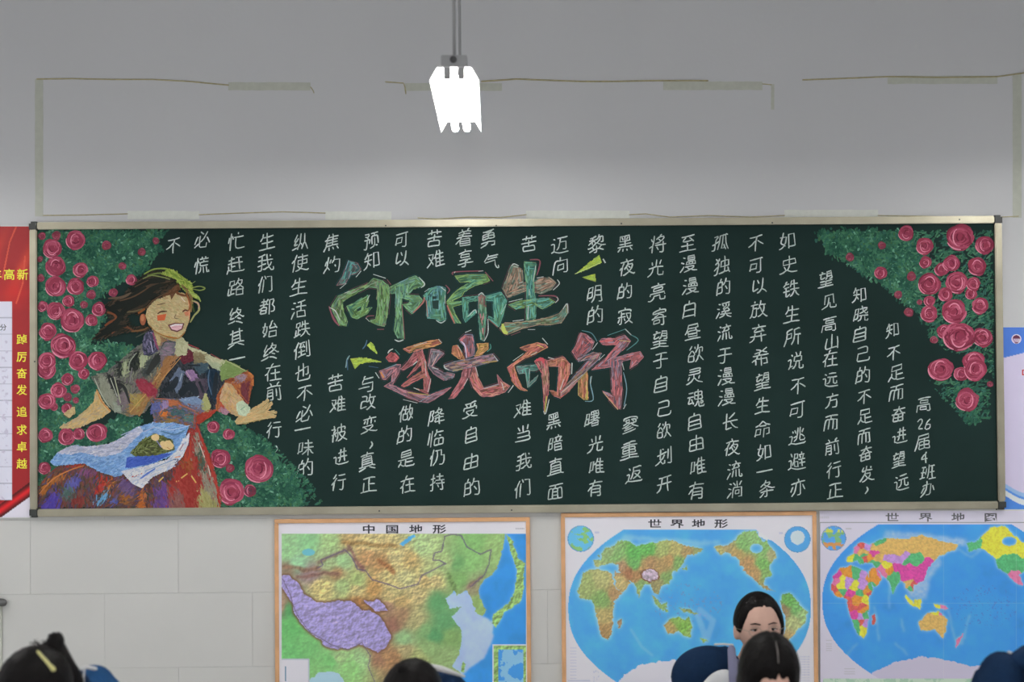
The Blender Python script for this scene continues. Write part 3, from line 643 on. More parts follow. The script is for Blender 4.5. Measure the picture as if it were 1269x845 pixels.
def f_skirt(k):
    sk = [(47,628),(47,608),(56,592),(70,580),(88,573),(108,572),(150,588),(176,604),(200,580),(222,560),(232,525),(243,520),(252,548),(263,585),(271,612),(273,628)]
    A = lambda x, y: -.9+.5*math.sin(x*.05)+.4*math.sin(y*.08) if x < 180 else 1.35+.004*(200-x)
    patch(k, sk, (88, 62, 60), ang=A, dens=.7, ln=11, wd=2.6, jit=14, vary=[(96,66,50),(70,60,90),(110,58,50),(64,60,54)])
    for p, c in ((D2([(60,640),(90,590),(180,510),(300,465),(290,510),(180,575),(100,650)]), (152,92,42)), (D2([(280,560),(350,490),(430,520),(390,585),(300,600)]), (82,80,150)),
                 (D2([(300,400),(420,385),(460,400),(350,430)]), (140,52,40)), (D2([(90,768),(130,680),(240,620),(240,768)]), (76,60,142)), (D2([(230,640),(290,590),(400,600),(350,680),(250,690)]), (72,92,88)),
                 (D2([(540,640),(570,560),(600,500),(645,540),(620,610),(570,660)]), (166,50,40)), (D2([(560,735),(620,640),(675,605),(655,680),(610,735)]), (92,142,182)),
                 (D2([(650,540),(730,535),(700,600),(660,600)]), (176,110,50)), (D2([(680,710),(720,670),(765,700),(730,745)]), (76,84,150)), (D2([(310,720),(420,650),(480,700),(420,765)]), (112,48,44)),
                 (D2([(430,420),(560,450),(540,520),(440,480)]), (112,66,104)), (D2([(770,620),(840,600),(850,740),(790,740)]), (134,84,40)), (D2([(740,500),(900,560),(870,690),(760,600)]), (92,72,112)),
                 (D2([(920,700),(980,640),(986,765),(920,765)]), (160,92,40)), (E2([(280,765),(310,620),(350,520),(410,560),(410,765)]), (96,66,124)), (E2([(140,730),(170,640),(220,660),(200,760)]), (164,92,44)),
                 (E2([(600,60),(650,30),(720,200),(800,400),(870,700),(855,765),(410,765),(420,600),(470,420),(550,330)]), (140,50,46)),
                 (E2([(625,100),(680,110),(710,300),(800,500),(865,765),(720,765),(705,450),(650,300)]), (128,122,108)), (E2([(660,300),(700,260),(760,460),(740,480),(680,450)]), (70,84,72)),
                 (E2([(690,590),(740,620),(865,765),(680,765)]), (150,146,96)), (E2([(420,700),(480,610),(540,660),(560,765),(420,765)]), (128,84,80)), (E2([(500,400),(560,340),(650,370),(600,460)]), (134,70,40))):
        patch(k, p, c, dens=.45, ln=8, wd=2, jit=16, out=1.6)
    smear(k, 4.5, .55, 8, 2, lambda x, y: -.9+.5*math.sin(x*.05)+.4*math.sin(y*.08) if x < 180 else 1.3)
    for p in (((455,545),(520,530)), ((525,510),(580,470)), ((615,490),(655,550)), ((330,540),(370,500))): k.stroke(E2(p), 2.6, (196,164,92))
    k.stroke(E2([(650,20),(700,160),(760,340),(830,560),(865,765)]), 2.2, (150, 52, 42)); k.stroke(E2([(680,200),(730,330)]), 1.6, (190,180,170)); k.stroke(E2([(760,400),(780,490)]), 1.6, (196,190,180))
    k.stroke(E2([(600,90),(560,330),(590,340),(610,180)]), 2, (160, 60, 44)); k.stroke(D2([(60,650),(180,520),(330,440),(450,400)]), 1.6, (176,110,60))
sub('skirt', f_skirt, 'many-coloured flowing chalk skirt')
def f_robe(k):
    patch(k, B2([(690,80),(780,20),(870,60),(985,60),(985,180),(900,480),(760,640),(650,675),(500,630),(420,540),(370,430),(310,330),(440,290),(560,190)]), (92,94,84), ang=1.0, dens=.6, vary=[(70,70,66),(110,112,96),(96,88,92)], out=.8)
    for p, c in (([(620,200),(690,100),(735,110),(720,260),(640,290)], (36,36,34)), ([(525,200),(580,200),(572,330),(530,335)], (38,38,38)), ([(440,300),(600,390),(545,490),(480,400)], (44,40,42)),
                 ([(760,230),(960,80),(985,130),(800,330),(740,330)], (58,62,62)), ([(730,130),(795,130),(765,260),(722,240)], (148,156,122)), ([(582,180),(622,190),(605,330),(572,310)], (138,146,112)),
                 ([(355,310),(420,310),(545,560),(490,610),(400,500)], (122,124,110)), ([(540,480),(640,440),(640,560),(560,640),(510,600)], (104,92,98)), ([(480,540),(580,590),(570,650),(500,625)], (128,136,122)),
                 ([(980,150),(985,270),(885,430),(730,660),(620,655),(640,560),(700,470),(780,460),(850,340)], (136,102,64)), ([(640,470),(760,500),(720,600),(640,560)], (140,124,70)),
                 ([(690,400),(700,350),(770,340),(840,395),(892,450),(865,520),(780,500)], (132,46,62)), ([(985,250),(985,500),(905,500),(890,460)], (30,34,34))):
        patch(k, B2(p), c, dens=.5, ln=6, wd=1.4, out=.8)
    smear(k, 2.4, .8)
    for p, w_ in (([(700,110),(650,200),(655,290)], 8), ([(550,205),(548,330)], 5), ([(455,315),(500,400),(550,470)], 9), ([(960,95),(880,170),(790,310)], 9), ([(560,390),(600,440),(640,560)], 4)): k.stroke(B2(p), w_*.9, (36,35,35), (48,47,46), taper=.6)
    for p in ([(505,330),(560,560)], [(600,200),(590,330)], [(760,150),(745,250)]): k.stroke(B2(p), 2.2, (146,150,126))
    for p, c in (([(470,340),(530,500)], (160,164,150)), ([(330,340),(400,500),(470,600)], (150,156,140)), ([(660,250),(640,380)], (120,118,120)), ([(780,480),(640,640)], (176,140,80)), ([(985,180),(860,360)], (180,140,90)),
                 ([(900,300),(940,300)], (190,170,120)), ([(700,120),(640,200),(630,280)], (130,136,120))): k.stroke(B2(p), 1.5, c)
    patch(k, C2([(0,60),(170,110),(220,110),(330,160),(450,220),(560,270),(640,330),(600,440),(500,560),(480,700),(430,690),(300,700),(0,590)]), (44,44,52), ang=1.2, dens=.6, vary=[(34,34,40),(54,56,62)], out=.8)
    for p, c in (([(150,230),(250,155),(315,180),(275,260),(190,290)], (88,34,46)), ([(200,360),(270,335),(330,420),(260,440)], (128,100,134)), ([(270,290),(400,270),(415,345),(330,370)], (58,74,84)),
                 ([(90,420),(150,330),(190,360),(170,480),(130,530)], (88,98,118)), ([(400,330),(500,345),(470,595),(400,570)], (30,42,58)), ([(300,420),(400,420),(400,560),(330,600)], (74,62,74)),
                 ([(0,60),(150,130),(180,180),(0,440)], (130,98,70)), ([(0,100),(100,130),(110,190),(0,300)], (106,94,100)), ([(130,60),(185,60),(225,120),(200,200),(140,180)], (160,160,128)),
                 ([(210,130),(330,170),(450,230),(560,262),(500,330),(400,270),(280,175)], (168,168,136)), ([(400,250),(520,290),(500,340),(440,310)], (150,158,130)), ([(280,190),(370,190),(390,270),(290,275)], (120,108,80)),
                 ([(510,330),(560,265),(640,290),(735,348),(620,400),(530,425)], (110,130,76)), ([(50,200),(0,300),(0,440),(140,240)], (138,98,62))):
        patch(k, C2(p), c, dens=.5, ln=6, wd=1.5, out=.8)
    k.pl = k.pl[-12:]; smear(k, 2.6, .8)
    for p, w_ in (([(40,400),(90,300),(160,200)], 5), ([(160,560),(250,480),(320,560)], 10), ([(480,360),(470,480),(455,580)], 6), ([(230,300),(340,300)], 5), ([(20,530),(100,480),(140,400)], 8), ([(330,440),(370,540)], 7)): k.stroke(C2(p), w_, (30,31,37), (40,42,50), taper=.6)
    for p, c in (([(420,340),(410,440),(440,560)], (70,92,116)), ([(215,110),(330,155)], (150,60,60)), ([(560,255),(730,345)], (160,160,120)), ([(0,430),(170,230)], (170,130,80)), ([(215,350),(260,420)], (176,150,160)),
                 ([(160,440),(180,370)], (150,160,170)), ([(170,90),(215,125)], (176,176,150)), ([(430,200),(520,250)], (130,60,60))): k.stroke(C2(p), 1.5, c)
    # open collar
    patch(k, H_([(430,640),(490,630),(535,800),(480,845),(410,845),(400,740)]), (62,60,80), vary=[(96,90,116),(44,46,58)], dens=.6, out=.5)
    patch(k, H_([(545,845),(560,790),(600,725),(690,730),(700,800),(680,845)]), (104,100,104), vary=[(90,92,96),(120,100,116)], dens=.6, out=.5)
    k.stroke(H_([(490,650),(515,740),(540,800)]), 2.2, (128, 62, 88)); k.stroke(H_([(470,720),(490,820)]), 2, (150,146,170)); k.stroke(H_([(560,790),(600,728),(690,735)]), 1.4, (60,66,62))
    patch(k, H_([(690,740),(740,700),(800,760),(780,845),(690,845)]), (160,160,128), dens=.6, out=.5)
sub('robe', f_robe, 'dark patterned chalk robe with cream yoke')
def f_sleeve(k):
    patch(k, C2([(490,560),(560,440),(620,400),(740,350),(800,400),(790,480),(755,640),(690,580),(640,500),(580,450),(520,560),(610,700),(560,730),(480,690)]), (146,80,46), ang=1.2, dens=.6, vary=[(120,62,44),(160,100,56)], out=.5)
    patch(k, C2([(690,470),(770,440),(755,640),(700,590)]), (96,44,54), out=.5, dens=.6); patch(k, C2([(640,400),(740,370),(730,430),(660,460)]), (130,112,124), out=.5, dens=.6)
    patch(k, C2([(500,610),(545,620),(600,700),(560,730),(505,700)]), (150,112,128), out=.4, dens=.5); patch(k, C2([(500,600),(545,620),(545,680),(505,660)]), (170,70,50), out=.3)
    smear(k, 2.2, .9, 6)
    k.stroke(C2([(740,350),(790,390),(800,480)]), 2.4, (180,110,60)); k.stroke(C2([(620,400),(740,350)]), 1.2, (80,50,40))
sub('sleeve', f_sleeve, 'orange brown chalk sleeve')
def f_arm(k):
    patch(k, C2([(555,450),(610,465),(700,600),(775,680),(700,760),(640,735),(580,690),(510,600)]), SKN, vary=[(182,144,96),(170,138,110)], out=0, dens=.6)
    patch(k, C2([(640,790),(660,760),(700,740),(790,680),(850,650),(935,592),(942,610),(900,660),(965,612),(970,632),(925,700),(1008,700),(1010,718),(960,722),(1002,738),(998,752),(920,762),(830,780),(700,812),(655,812)]), SKN, vary=[(184,152,106)], out=0, dens=.7)
    patch(k, C2([(650,640),(710,605),(778,680),(735,745),(680,735)]), (168,182,156), out=.3, dens=.6)
    for p, c in (([(670,650),(700,640)], (80,130,100)), ([(690,690),(730,660)], (90,140,110)), ([(885,665),(940,612)], (120,100,60)), ([(910,690),(955,660)], (120,100,60)), ([(925,712),(1000,725)], (120,100,60)), ([(660,800),(730,760),(830,720)], (186,160,110)),
                 ([(700,812),(900,770)], (120,110,60)), ([(640,480),(760,640)], (160,90,50)), ([(690,740),(640,790)], (186,160,116))): k.stroke(C2(p), 1.1, c)
sub('outstretched_arm', f_arm)
def f_sash(k):
    patch(k, C2([(-90,600),(0,590),(150,600),(300,690),(440,690),(300,740),(290,845),(-60,800)]), (92,78,78), dens=.6, vary=[(60,78,82),(140,86,50),(96,92,130)], ang=.1, out=.6)
    for p, c in (([(0,610),(60,600),(60,680),(0,690)], (130,112,150)), ([(60,600),(150,610),(130,660),(60,650)], (160,92,56)), ([(0,700),(60,700),(55,745),(0,750)], (188,104,46)), ([(70,680),(200,690),(190,740),(80,740)], (62,88,92)),
                 ([(150,600),(300,575),(370,620),(360,690),(250,665)], (110,130,160)), ([(250,650),(380,650),(400,705),(300,700)], (100,92,110)), ([(200,720),(300,740),(280,800),(190,780)], (80,108,104)), ([(0,770),(150,770),(170,800),(0,810)], (120,96,56)),
                 ([(360,600),(385,540),(430,660),(405,705),(350,680)], (150,150,100)), ([(300,720),(480,690),(420,750),(330,810),(300,800)], (146,54,42)), ([(-80,640),(-5,610),(-5,700),(-90,720)], (84,90,140))):
        patch(k, C2(p), c, dens=.5, ln=6, wd=1.5, out=.6)
    smear(k, 2.2, .9, 6)
    k.stroke(C2([(150,600),(250,600),(330,570)]), 1.5, (160,176,190)); k.stroke(C2([(-60,590),(60,600),(180,650),(300,700)]), 1.4, (160,90,60)); k.stroke(C2([(290,720),(285,840)]), 1.6, (150,60,46))
sub('sash', f_sash)
def f_apron(k):
    patch(k, [(62,572.5),(71,561),(90,552),(108,554),(136.5,550.5),(153.6,541),(168,530),(190,524),(215,524),(234,528),(230,540),(222,560),(190,574),(162,583),(143.6,591),(125,585),(104,574),(82.6,575.4),(67,577)], (108,146,192), ang=-.35, dens=.6, vary=[(96,128,176),(130,160,200)], out=.6)
    k.fillstreak([(71,561),(90,552),(108,554),(136.5,550.5),(153.6,541),(172,528),(178,533),(150,560),(125,566),(100,560),(80,563)], [(170,172,190),(184,182,198),(150,156,180)], ang=-.3, dens=.8, ln=9, wd=1.8)
    patch(k, E2([(80,290),(180,180),(300,120),(450,180),(470,260),(300,315),(130,325)]), (82,88,48), dens=.6, vary=[(60,62,36),(104,112,70)], out=.6)
    patch(k, E2([(50,330),(250,320),(455,290),(300,370),(130,410),(40,420)]), (62,84,164), dens=.6, ang=-.1, out=.6)
    for x, y, r in ((300,155,36),(410,225,50),(370,215,34)): q = E2([(x,y)])[0]; k.disc(q[0], q[1], r/7, r/8, (198,172,124), 10, .1)
    k.stroke(E2([(310,180),(350,240)]), 2, (120,120,170)); k.stroke(E2([(400,240),(430,260)]), 1.4, (170,120,80)); k.stroke(E2([(280,60),(420,90),(600,50)]), 1.6, (150,170,200)); k.stroke(E2([(350,100),(470,130),(560,90)]), 2, (80,110,140))
    for i in range(9): a = random.uniform(0, 160); k.stroke(E2([(a*2.6-30,110-a*.4+30),(a*2.6+60,80-a*.4+20)]), 1.3, (150,160,190))
    patch(k, E2([(600,110),(590,200),(540,320),(430,430),(270,500),(180,598),(100,560),(0,450),(200,410),(400,350),(480,280),(540,180)]), (190,190,198), dens=.6, vary=[(160,170,190),(204,202,206)], ang=-.6, out=0)
    for p, c, w_ in (([(70,480),(100,498),(205,462)], (150,60,64), 1.8), ([(170,515),(230,470),(300,425)], (84,110,180), 2.4), ([(210,450),(480,340)], (110,140,176), 1.6), ([(510,270),(545,210)], (140,90,110), 1.8), ([(455,350),(500,345),(470,380)], (60,60,80), 1), ([(470,330),(520,320)], (200,130,90), 1.8)): k.stroke(E2(p), w_, c)
sub('apron', f_apron, 'pale blue and white chalk apron')
def f_face(k):
    patch(k, H_([(440,440),(470,390),(520,350),(570,320),(680,290),(770,310),(810,400),(808,540),(770,640),(712,695),(620,680),(520,640),(450,570),(425,500)]), SKN, ang=.4, dens=.6, ln=6, vary=[(172,156,118),(164,140,104),(160,150,110)], out=0)
    q = H_([(402,535)])[0]; k.disc(q[0], q[1], 3.8, 7.6, (136,80,56), 12, .05); k.disc(q[0]-.6, q[1]-2, 2.2, 4.4, (160,104,72), 10)
    k.poly(H_([(525,498),(608,484),(592,542),(530,546)]), (176,84,52)); k.stroke(H_([(530,486),(560,466),(612,464)]), 1.8, (60,36,28)); k.stroke(H_([(525,405),(560,400),(600,390)]), 1.2, (84,64,48))
    k.stroke(H_([(505,440),(560,432)]), .9, (130,118,100)); k.stroke(H_([(748,470),(770,452),(800,462)]), 2, (84,44,36)); k.poly(H_([(760,470),(800,460),(806,500),(775,505)]), (176,112,84)); k.stroke(H_([(735,340),(770,380)]), 1.8, (200,184,170))
    k.stroke(H_([(690,490),(680,520),(715,528)]), 1.1, (104,84,64)); k.stroke(H_([(650,545),(620,590)]), .9, (140,118,84)); k.stroke(H_([(790,330),(808,420),(806,540)]), 1.6, (196,138,104))
    k.poly(H_([(620,582),(680,563),(765,567),(748,622),(700,645),(648,630)]), (92,52,56)); k.poly(H_([(636,588),(685,572),(752,574),(738,615),(700,632),(655,620)]), (196,158,166))
    k.stroke(H_([(640,594),(690,580),(748,580)]), 1.6, (214,206,210)); k.stroke(H_([(655,602),(740,596)]), .7, (150,100,116))
    k.stroke(H_([(450,575),(520,645),(620,685),(712,698),(770,645)]), 1.3, (150,104,54)); k.stroke(H_([(600,680),(700,697)]), 2, (150,92,40)); k.stroke(H_([(560,655),(650,668)]), 1.2, (184,150,92))
sub('face', f_face, 'laughing chalk face with orange cheek')
def f_hair(k):
    p = H_([(350,210),(400,160),(480,120),(620,110),(720,190),(745,250),(650,290),(570,330),(500,360),(440,430),(385,460),(365,500),(330,470),(280,480),(250,540),(290,600),(380,600),(450,600),(440,640),(330,630),(230,640),(150,670),(60,690),(-20,700),(40,620),(170,570),(110,510),(80,400),(200,350),(300,260)])
    patch(k, p, (38,34,30), ang=-.35, dens=.7, ln=12, wd=1.8, vary=[(28,26,24),(48,40,32),(66,50,38)], out=1.2, spread=.2)
    smear(k, 1.6, .5, 11, 1.2, -.4)
    for q, c, w_ in (([(430,440),(500,350),(640,280),(720,240)], (84,56,36), 3), ([(200,360),(330,320),(480,230),(640,200)], (70,54,42), 3), ([(100,350),(220,340),(300,300)], (84,70,56), 3), ([(360,480),(420,440)], (120,72,36), 5),
                     ([(90,470),(150,490),(165,530),(110,560),(70,590)], (104,60,38), 3.4), ([(130,660),(190,600),(260,600),(330,640)], (92,56,38), 3), ([(300,640),(400,625),(450,600)], (104,74,46), 2), ([(260,470),(340,460),(400,440)], (88,78,56), 2),
                     ([(410,140),(500,95),(620,95),(700,150),(740,220)], (118,136,66), 2), ([(400,180),(480,150),(590,170),(640,185)], (112,120,72), 1.6), ([(440,150),(560,130),(650,170)], (96,110,56), 2),
                     ([(-20,700),(100,640),(200,620)], (34,30,28), 4), ([(70,420),(170,470),(230,540)], (26,24,22), 6), ([(340,690),(400,660),(440,640)], (60,66,58), 1.6)):
        k.stroke(H_(q), w_, c)
    for q, w_ in (([(110,440),(240,400),(380,330),(560,230)], 9), ([(180,540),(260,440),(400,370),(520,310)], 8), ([(300,290),(420,210),(600,190)], 8), ([(40,650),(130,590),(230,500)], 6), ([(160,400),(300,340),(430,250)], 6), ([(-10,695),(80,650),(180,600),(260,590)], 5)): k.stroke(H_(q), w_, (26,24,23), (34,31,28), taper=.6)
    for q in ([(200,372),(330,330),(460,250)], [(430,430),(520,350),(640,285)], [(330,250),(450,190)]): k.stroke(H_(q), 1.8, (78,58,42))
    patch(k, H_([(560,140),(620,92),(680,110),(740,160),(830,215),(840,290),(912,372),(820,330),(745,260),(700,190),(640,160)]), (126,144,62), ang=.75, dens=.8, ln=9, wd=1.5, vary=[(104,124,52),(150,160,80)], out=.6)
    patch(k, H_([(560,345),(620,300),(710,225),(730,270),(690,300),(650,362),(640,320),(600,330)]), (88,58,38), dens=.6, ang=-.7, out=.5)
    for q, c, w_ in (([(690,240),(700,300),(740,320),(790,330)], (100,62,40), 3), ([(740,230),(800,300),(830,370),(820,470)], (112,92,58), 3.4), ([(830,370),(880,390),(892,450),(850,500),(815,560)], (140,140,90), 2.4),
                     ([(850,380),(890,400),(885,440)], (170,130,120), 1.4), ([(835,400),(850,470)], (60,74,36), 3), ([(830,265),(900,280),(945,262),(900,245),(840,255)], (118,132,72), 1.5), ([(825,225),(860,200)], (104,120,66), 1.4),
                     ([(800,300),(880,330),(905,380)], (130,144,80), 1.6), ([(740,250),(800,270)], (80,60,40), 1.6), ([(780,300),(815,400),(800,460)], (130,78,46), 2.4)):
        k.stroke(H_(q), w_, c)
sub('flowing_hair', f_hair, 'dark windblown chalk hair with green highlights')

# ------------------------------------------------------------------ printed sheets: fine grids of print colour laid over a sheet of paper
def vnoise(X, Y, sc_, seed, octv=4):
    r = np.random.RandomState(seed); out = np.zeros_like(X); amp = 1; tot = 0
    for o in range(octv):
        g = r.rand(128, 128); x = X/sc_*(2**o)+17; y = Y/sc_*(2**o)+31
        xi = np.floor(x).astype(int); yi = np.floor(y).astype(int); fx = x-xi; fy = y-yi; fx = fx*fx*(3-2*fx); fy = fy*fy*(3-2*fy)
        a = g[xi % 128, yi % 128]; b = g[(xi+1) % 128, yi % 128]; c = g[xi % 128, (yi+1) % 128]; d = g[(xi+1) % 128, (yi+1) % 128]
        out += amp*((a*(1-fx)+b*fx)*(1-fy)+(c*(1-fx)+d*fx)*fy); tot += amp; amp *= .55
    return out/tot
def pip(X, Y, p):
    r = np.zeros(X.shape, bool); j = len(p)-1
    for i in range(len(p)):
        (xi, yi), (xj, yj) = p[i], p[j]
        if yi != yj: r ^= ((yi > Y) != (yj > Y)) & (X < (xj-xi)*(Y-yi)/(yj-yi)+xi)
        j = i
    return r
def near_line(X, Y, p, w_):
    m = np.zeros(X.shape, bool)
    for (x0, y0), (x1, y1) in zip(p, p[1:]):
        dx, dy = x1-x0, y1-y0; t = np.clip(((X-x0)*dx+(Y-y0)*dy)/(dx*dx+dy*dy+1e-9), 0, 1)
        m |= (X-x0-t*dx)**2+(Y-y0-t*dy)**2 < w_*w_
    return m
def blur(m, n):
    m = m.astype(float)
    for _ in range(n): m = (m+np.roll(m, 1, 0)+np.roll(m, -1, 0)+np.roll(m, 1, 1)+np.roll(m, -1, 1))/5
    return m
def idw(X, Y, pts, pw, nearest=False):
    n = np.zeros(X.shape+(3,)); ws = np.zeros(X.shape); best = np.full(X.shape, 1e18)
    for x, y, c in pts:
        d = (X-x)**2+(Y-y)**2+1
        if nearest: m = d < best; best[m] = d[m]; n[m] = c
        else: w_ = d**(-pw); ws += w_; n += w_[..., None]*np.array(c, float)
    return n if nearest else n/ws[..., None]
def sheet(name, x0, y0, x1, y1, paint, parent, yface, cell=0.8):
    """px extents of a printed sheet hanging on the wall"""
    nx, ny = int((x1-x0)/cell)+1, int((y1-y0)/cell)+1
    xs = np.linspace(x0, x1, nx); ys = np.linspace(y0, y1, ny); X, Y = np.meshgrid(xs, ys)
    a = paint(X, Y); rgb = nlin(a, .68)
    p00, p10, p01, p11 = (at(x, y, yface) for x, y in ((x0, y0), (x1, y0), (x0, y1), (x1, y1)))
    u = ((X-x0)/(x1-x0))[..., None]; v = ((Y-y0)/(y1-y0))[..., None]
    P = (1-u)*(1-v)*np.array(p00)+u*(1-v)*np.array(p10)+(1-u)*v*np.array(p01)+u*v*np.array(p11); P[..., 1] = yface
    idx = np.arange(nx*ny).reshape(ny, nx); F = np.stack([idx[:-1, :-1], idx[1:, :-1], idx[1:, 1:], idx[:-1, 1:]], -1).reshape(-1, 4)
    me = bpy.data.meshes.new(name); me.vertices.add(nx*ny); me.vertices.foreach_set('co', P.reshape(-1, 3).ravel())
    me.loops.add(F.size); me.loops.foreach_set('vertex_index', F.ravel()); me.polygons.add(len(F)); me.polygons.foreach_set('loop_start', np.arange(0, F.size, 4))
    me.update(calc_edges=True); me.validate()
    ca = me.color_attributes.new('Col', 'FLOAT_COLOR', 'POINT'); ca.data.foreach_set('color', np.concatenate([rgb, np.ones(rgb.shape[:2]+(1,))], -1).astype(np.float32).ravel())
    o = put(name, me, m_print, parent)
    return o
PAPER = np.array([206., 204, 222])
def map_china(Xp, Yp):
    X = (Xp-330)*3.732; Y = (Yp-630)*3.732
    G = lambda *c: c
    wx = X+34*(vnoise(X, Y, 60, 1)-.5); wy = Y+34*(vnoise(X, Y, 60, 2)-.5)
    pts = [(100,200,(134,194,122)),(200,160,(122,190,118)),(300,150,(152,192,112)),(150,250,(136,196,140)),(380,150,(176,150,84)),(480,170,(194,176,104)),(540,260,(168,118,62)),(470,230,(176,128,72)),(600,230,(196,180,110)),(660,240,(182,152,82)),(720,170,(164,196,120)),(760,300,(172,190,112)),(640,320,(186,180,112)),(560,310,(190,172,100)),(600,370,(186,172,100)),(350,250,(142,190,120)),(290,240,(150,180,112)),(100,280,(132,110,80)),(200,300,(140,112,112)),(330,300,(164,122,72)),(250,370,(200,182,102)),(350,350,(152,180,102)),(420,330,(152,176,92)),(500,370,(182,132,62)),(420,370,(186,172,102)),(560,420,(182,162,92)),(620,430,(178,146,80)),(700,400,(186,166,100)),(740,330,(190,162,92)),(780,330,(190,170,102)),(830,250,(152,180,102)),(880,250,(92,160,80)),(900,330,(110,170,80)),(950,250,(122,186,92)),(960,150,(112,176,84)),(1060,200,(136,180,92)),(980,320,(132,160,92)),(950,360,(140,130,90)),(990,450,(130,170,80)),(790,440,(72,150,80)),(830,520,(76,150,82)),(780,580,(62,142,76)),(850,600,(112,160,76)),(830,680,(132,168,92)),(740,560,(110,166,90)),(700,520,(168,160,96)),(640,600,(130,180,110)),(620,500,(152,112,72)),(590,540,(138,84,62)),(560,450,(150,108,80)),(520,690,(150,100,66)),(540,680,(172,122,72)),(580,700,(160,110,62)),(640,660,(164,150,92)),(440,700,(150,200,122)),(330,690,(150,190,112)),(200,620,(98,186,92)),(120,550,(82,180,82)),(300,700,(100,190,92)),(100,660,(92,190,92)),(400,740,(130,200,102)),(420,440,(160,100,42)),(470,480,(170,120,52)),(700,700,(160,170,92)),(760,640,(130,170,92)),(120,470,(60,150,72)),(60,440,(150,110,84))]
    c = idw(wx, wy, pts, 1.9)
    h = vnoise(X+.5*Y, Y*1.6-.3*X, 26, 3, 4); gy, gx = np.gradient(h); sh = np.clip((gx+gy)*11, -1, 1)
    rough = np.clip((c[..., 0]-105)/70, .25, 1.2)
    c = c*.86+26; h2 = vnoise(X+.4*Y, Y-.5*X, 11, 33, 3); gy, gx = np.gradient(h2); sh = np.clip(sh*.45+np.clip((gx+gy)*6, -1, 1)*.4, -1, 1); c = c*(1+(sh*.26*rough)[..., None])
    g2 = vnoise(X, Y, 16, 5); c = c*(1+((g2-.5)*.22)[..., None])
    plateau = [(70,305),(110,315),(150,350),(170,400),(235,435),(330,420),(395,425),(440,470),(500,490),(550,530),(580,590),(555,640),(510,665),(470,640),(430,620),(380,650),(300,640),(230,600),(170,550),(130,490),(120,430),(75,370)]
    m = pip(wx, wy, plateau) | pip(wx, wy, [(450,425),(520,430),(555,475),(500,478)]); mb = blur(m, 14)
    ring = np.clip(mb*4, 0, 1)*(~m)
    c = c*(1-ring[..., None]*.75)+np.array([112, 74, 52])*ring[..., None]*.75
    pl = np.array([150, 138, 196])*(1+(sh*.26)[..., None])*(1+((g2-.5)*.3)[..., None]); c = np.where(m[..., None], pl, c)
    for ln, cc in (([(150,320),(260,295),(330,300)], (120,80,70)), ([(380,180),(420,240),(450,280)], (130,80,80)), ([(240,250),(350,205),(390,190)], (120,92,80)), ([(90,265),(170,280),(240,275)], (130,92,70)), ([(350,160),(450,170),(600,180)], (150,112,60)), ([(520,240),(590,290)], (150,92,50)), ([(850,300),(870,380)], (100,130,70)), ([(930,360),(1000,310)], (130,96,90))):
        k = blur(near_line(wx, wy, ln, 9), 4)*.8; c = c*(1-k[..., None])+np.array(cc)*k[..., None]*(1+(sh*.3)[..., None])
    wj = vnoise(X, Y, 14, 9)-.5; sx_, sy_ = X+14*wj, Y+14*(vnoise(X, Y, 14, 10)-.5)
    sea = pip(sx_, sy_, [(1105,110),(1220,110),(1220,820),(870,820),(885,790),(900,760),(872,742),(858,735),(890,680),(905,610),(900,560),(858,500),(902,455),(852,462),(828,420),(872,380),(880,402),(925,378),(942,400),(970,480),(1000,500),(1015,470),(990,420),(978,380),(1010,330),(1040,310),(1070,270),(1095,180)])
    japan = pip(sx_, sy_, [(1110,120),(1135,140),(1165,230),(1195,250),(1190,380),(1172,435),(1100,482),(1062,555),(1042,530),(1050,490),(1120,440),(1150,380),(1160,280),(1130,200)]) | pip(sx_, sy_, [(912,708),(922,722),(910,762),(897,750)])
    shelf = pip(sx_, sy_, [(820,400),(940,380),(1000,500),(1045,520),(1050,600),(1010,690),(940,740),(880,800),(860,740),(840,600)])
    sc3 = np.where(shelf[..., None], np.array([160., 186, 228]), np.array([40., 138, 222]))
    landb = blur(~sea | japan, 10); sc3 = sc3*(1-landb[..., None]*.9)+np.array([140, 184, 228])*landb[..., None]*.9
    for _ in range(6): sc3 = (sc3+np.roll(sc3, 1, 0)+np.roll(sc3, -1, 0)+np.roll(sc3, 1, 1)+np.roll(sc3, -1, 1))/5
    sc3 = sc3*(1+((vnoise(X, Y, 60, 12)-.5)*.18)[..., None])
    c = np.where((sea & ~japan)[..., None], sc3, c)
    jl = np.array([140., 182, 98])*(1+(sh*.35)[..., None]); c = np.where((sea & japan)[..., None], jl, c)
    c = np.where(pip(sx_, sy_, [(612,165),(680,118),(692,130),(632,172)])[..., None], (66., 160, 214), c); c = np.where(((X-195)**2/900+(Y-203)**2/260 < 1)[..., None], (90., 176, 190), c)
    c = np.where(pip(sx_, sy_, [(195,802),(240,760),(330,755),(360,802),(360,900),(195,900)])[..., None], (158., 196, 240), c)
    b = near_line(X+8*wj, Y, [(240,275),(262,262),(250,240),(310,215),(365,192),(400,230),(420,280),(460,290),(490,330),(560,350),(620,372),(700,350),(720,310),(780,280),(830,255),(800,240),(770,240),(780,205),(812,198),(825,130),(860,118),(900,125),(930,180),(990,212),(1040,190),(1030,260),(1005,310),(945,362)], 3.4)
    b |= near_line(X+8*wj, Y, [(75,325),(110,400),(140,490),(200,570),(300,630),(380,655),(440,620),(480,680),(470,730),(500,800)], 2.2)
    c = np.where(b[..., None], c*.35+np.array([88, 72, 110])*.65, c)
    leg = (X < 196) & (Y > 697); c = np.where(leg[..., None], (204., 202, 218), c); c = np.where(((abs(X-196) < 2.5) & (Y > 695) | (abs(Y-697) < 2.5) & (X < 196))[..., None], (170., 176, 190), c)
    c = np.where(((X > 85) & (X < 91) & (Y > 730) & (Y < 800))[..., None], (90., 130, 160), c)
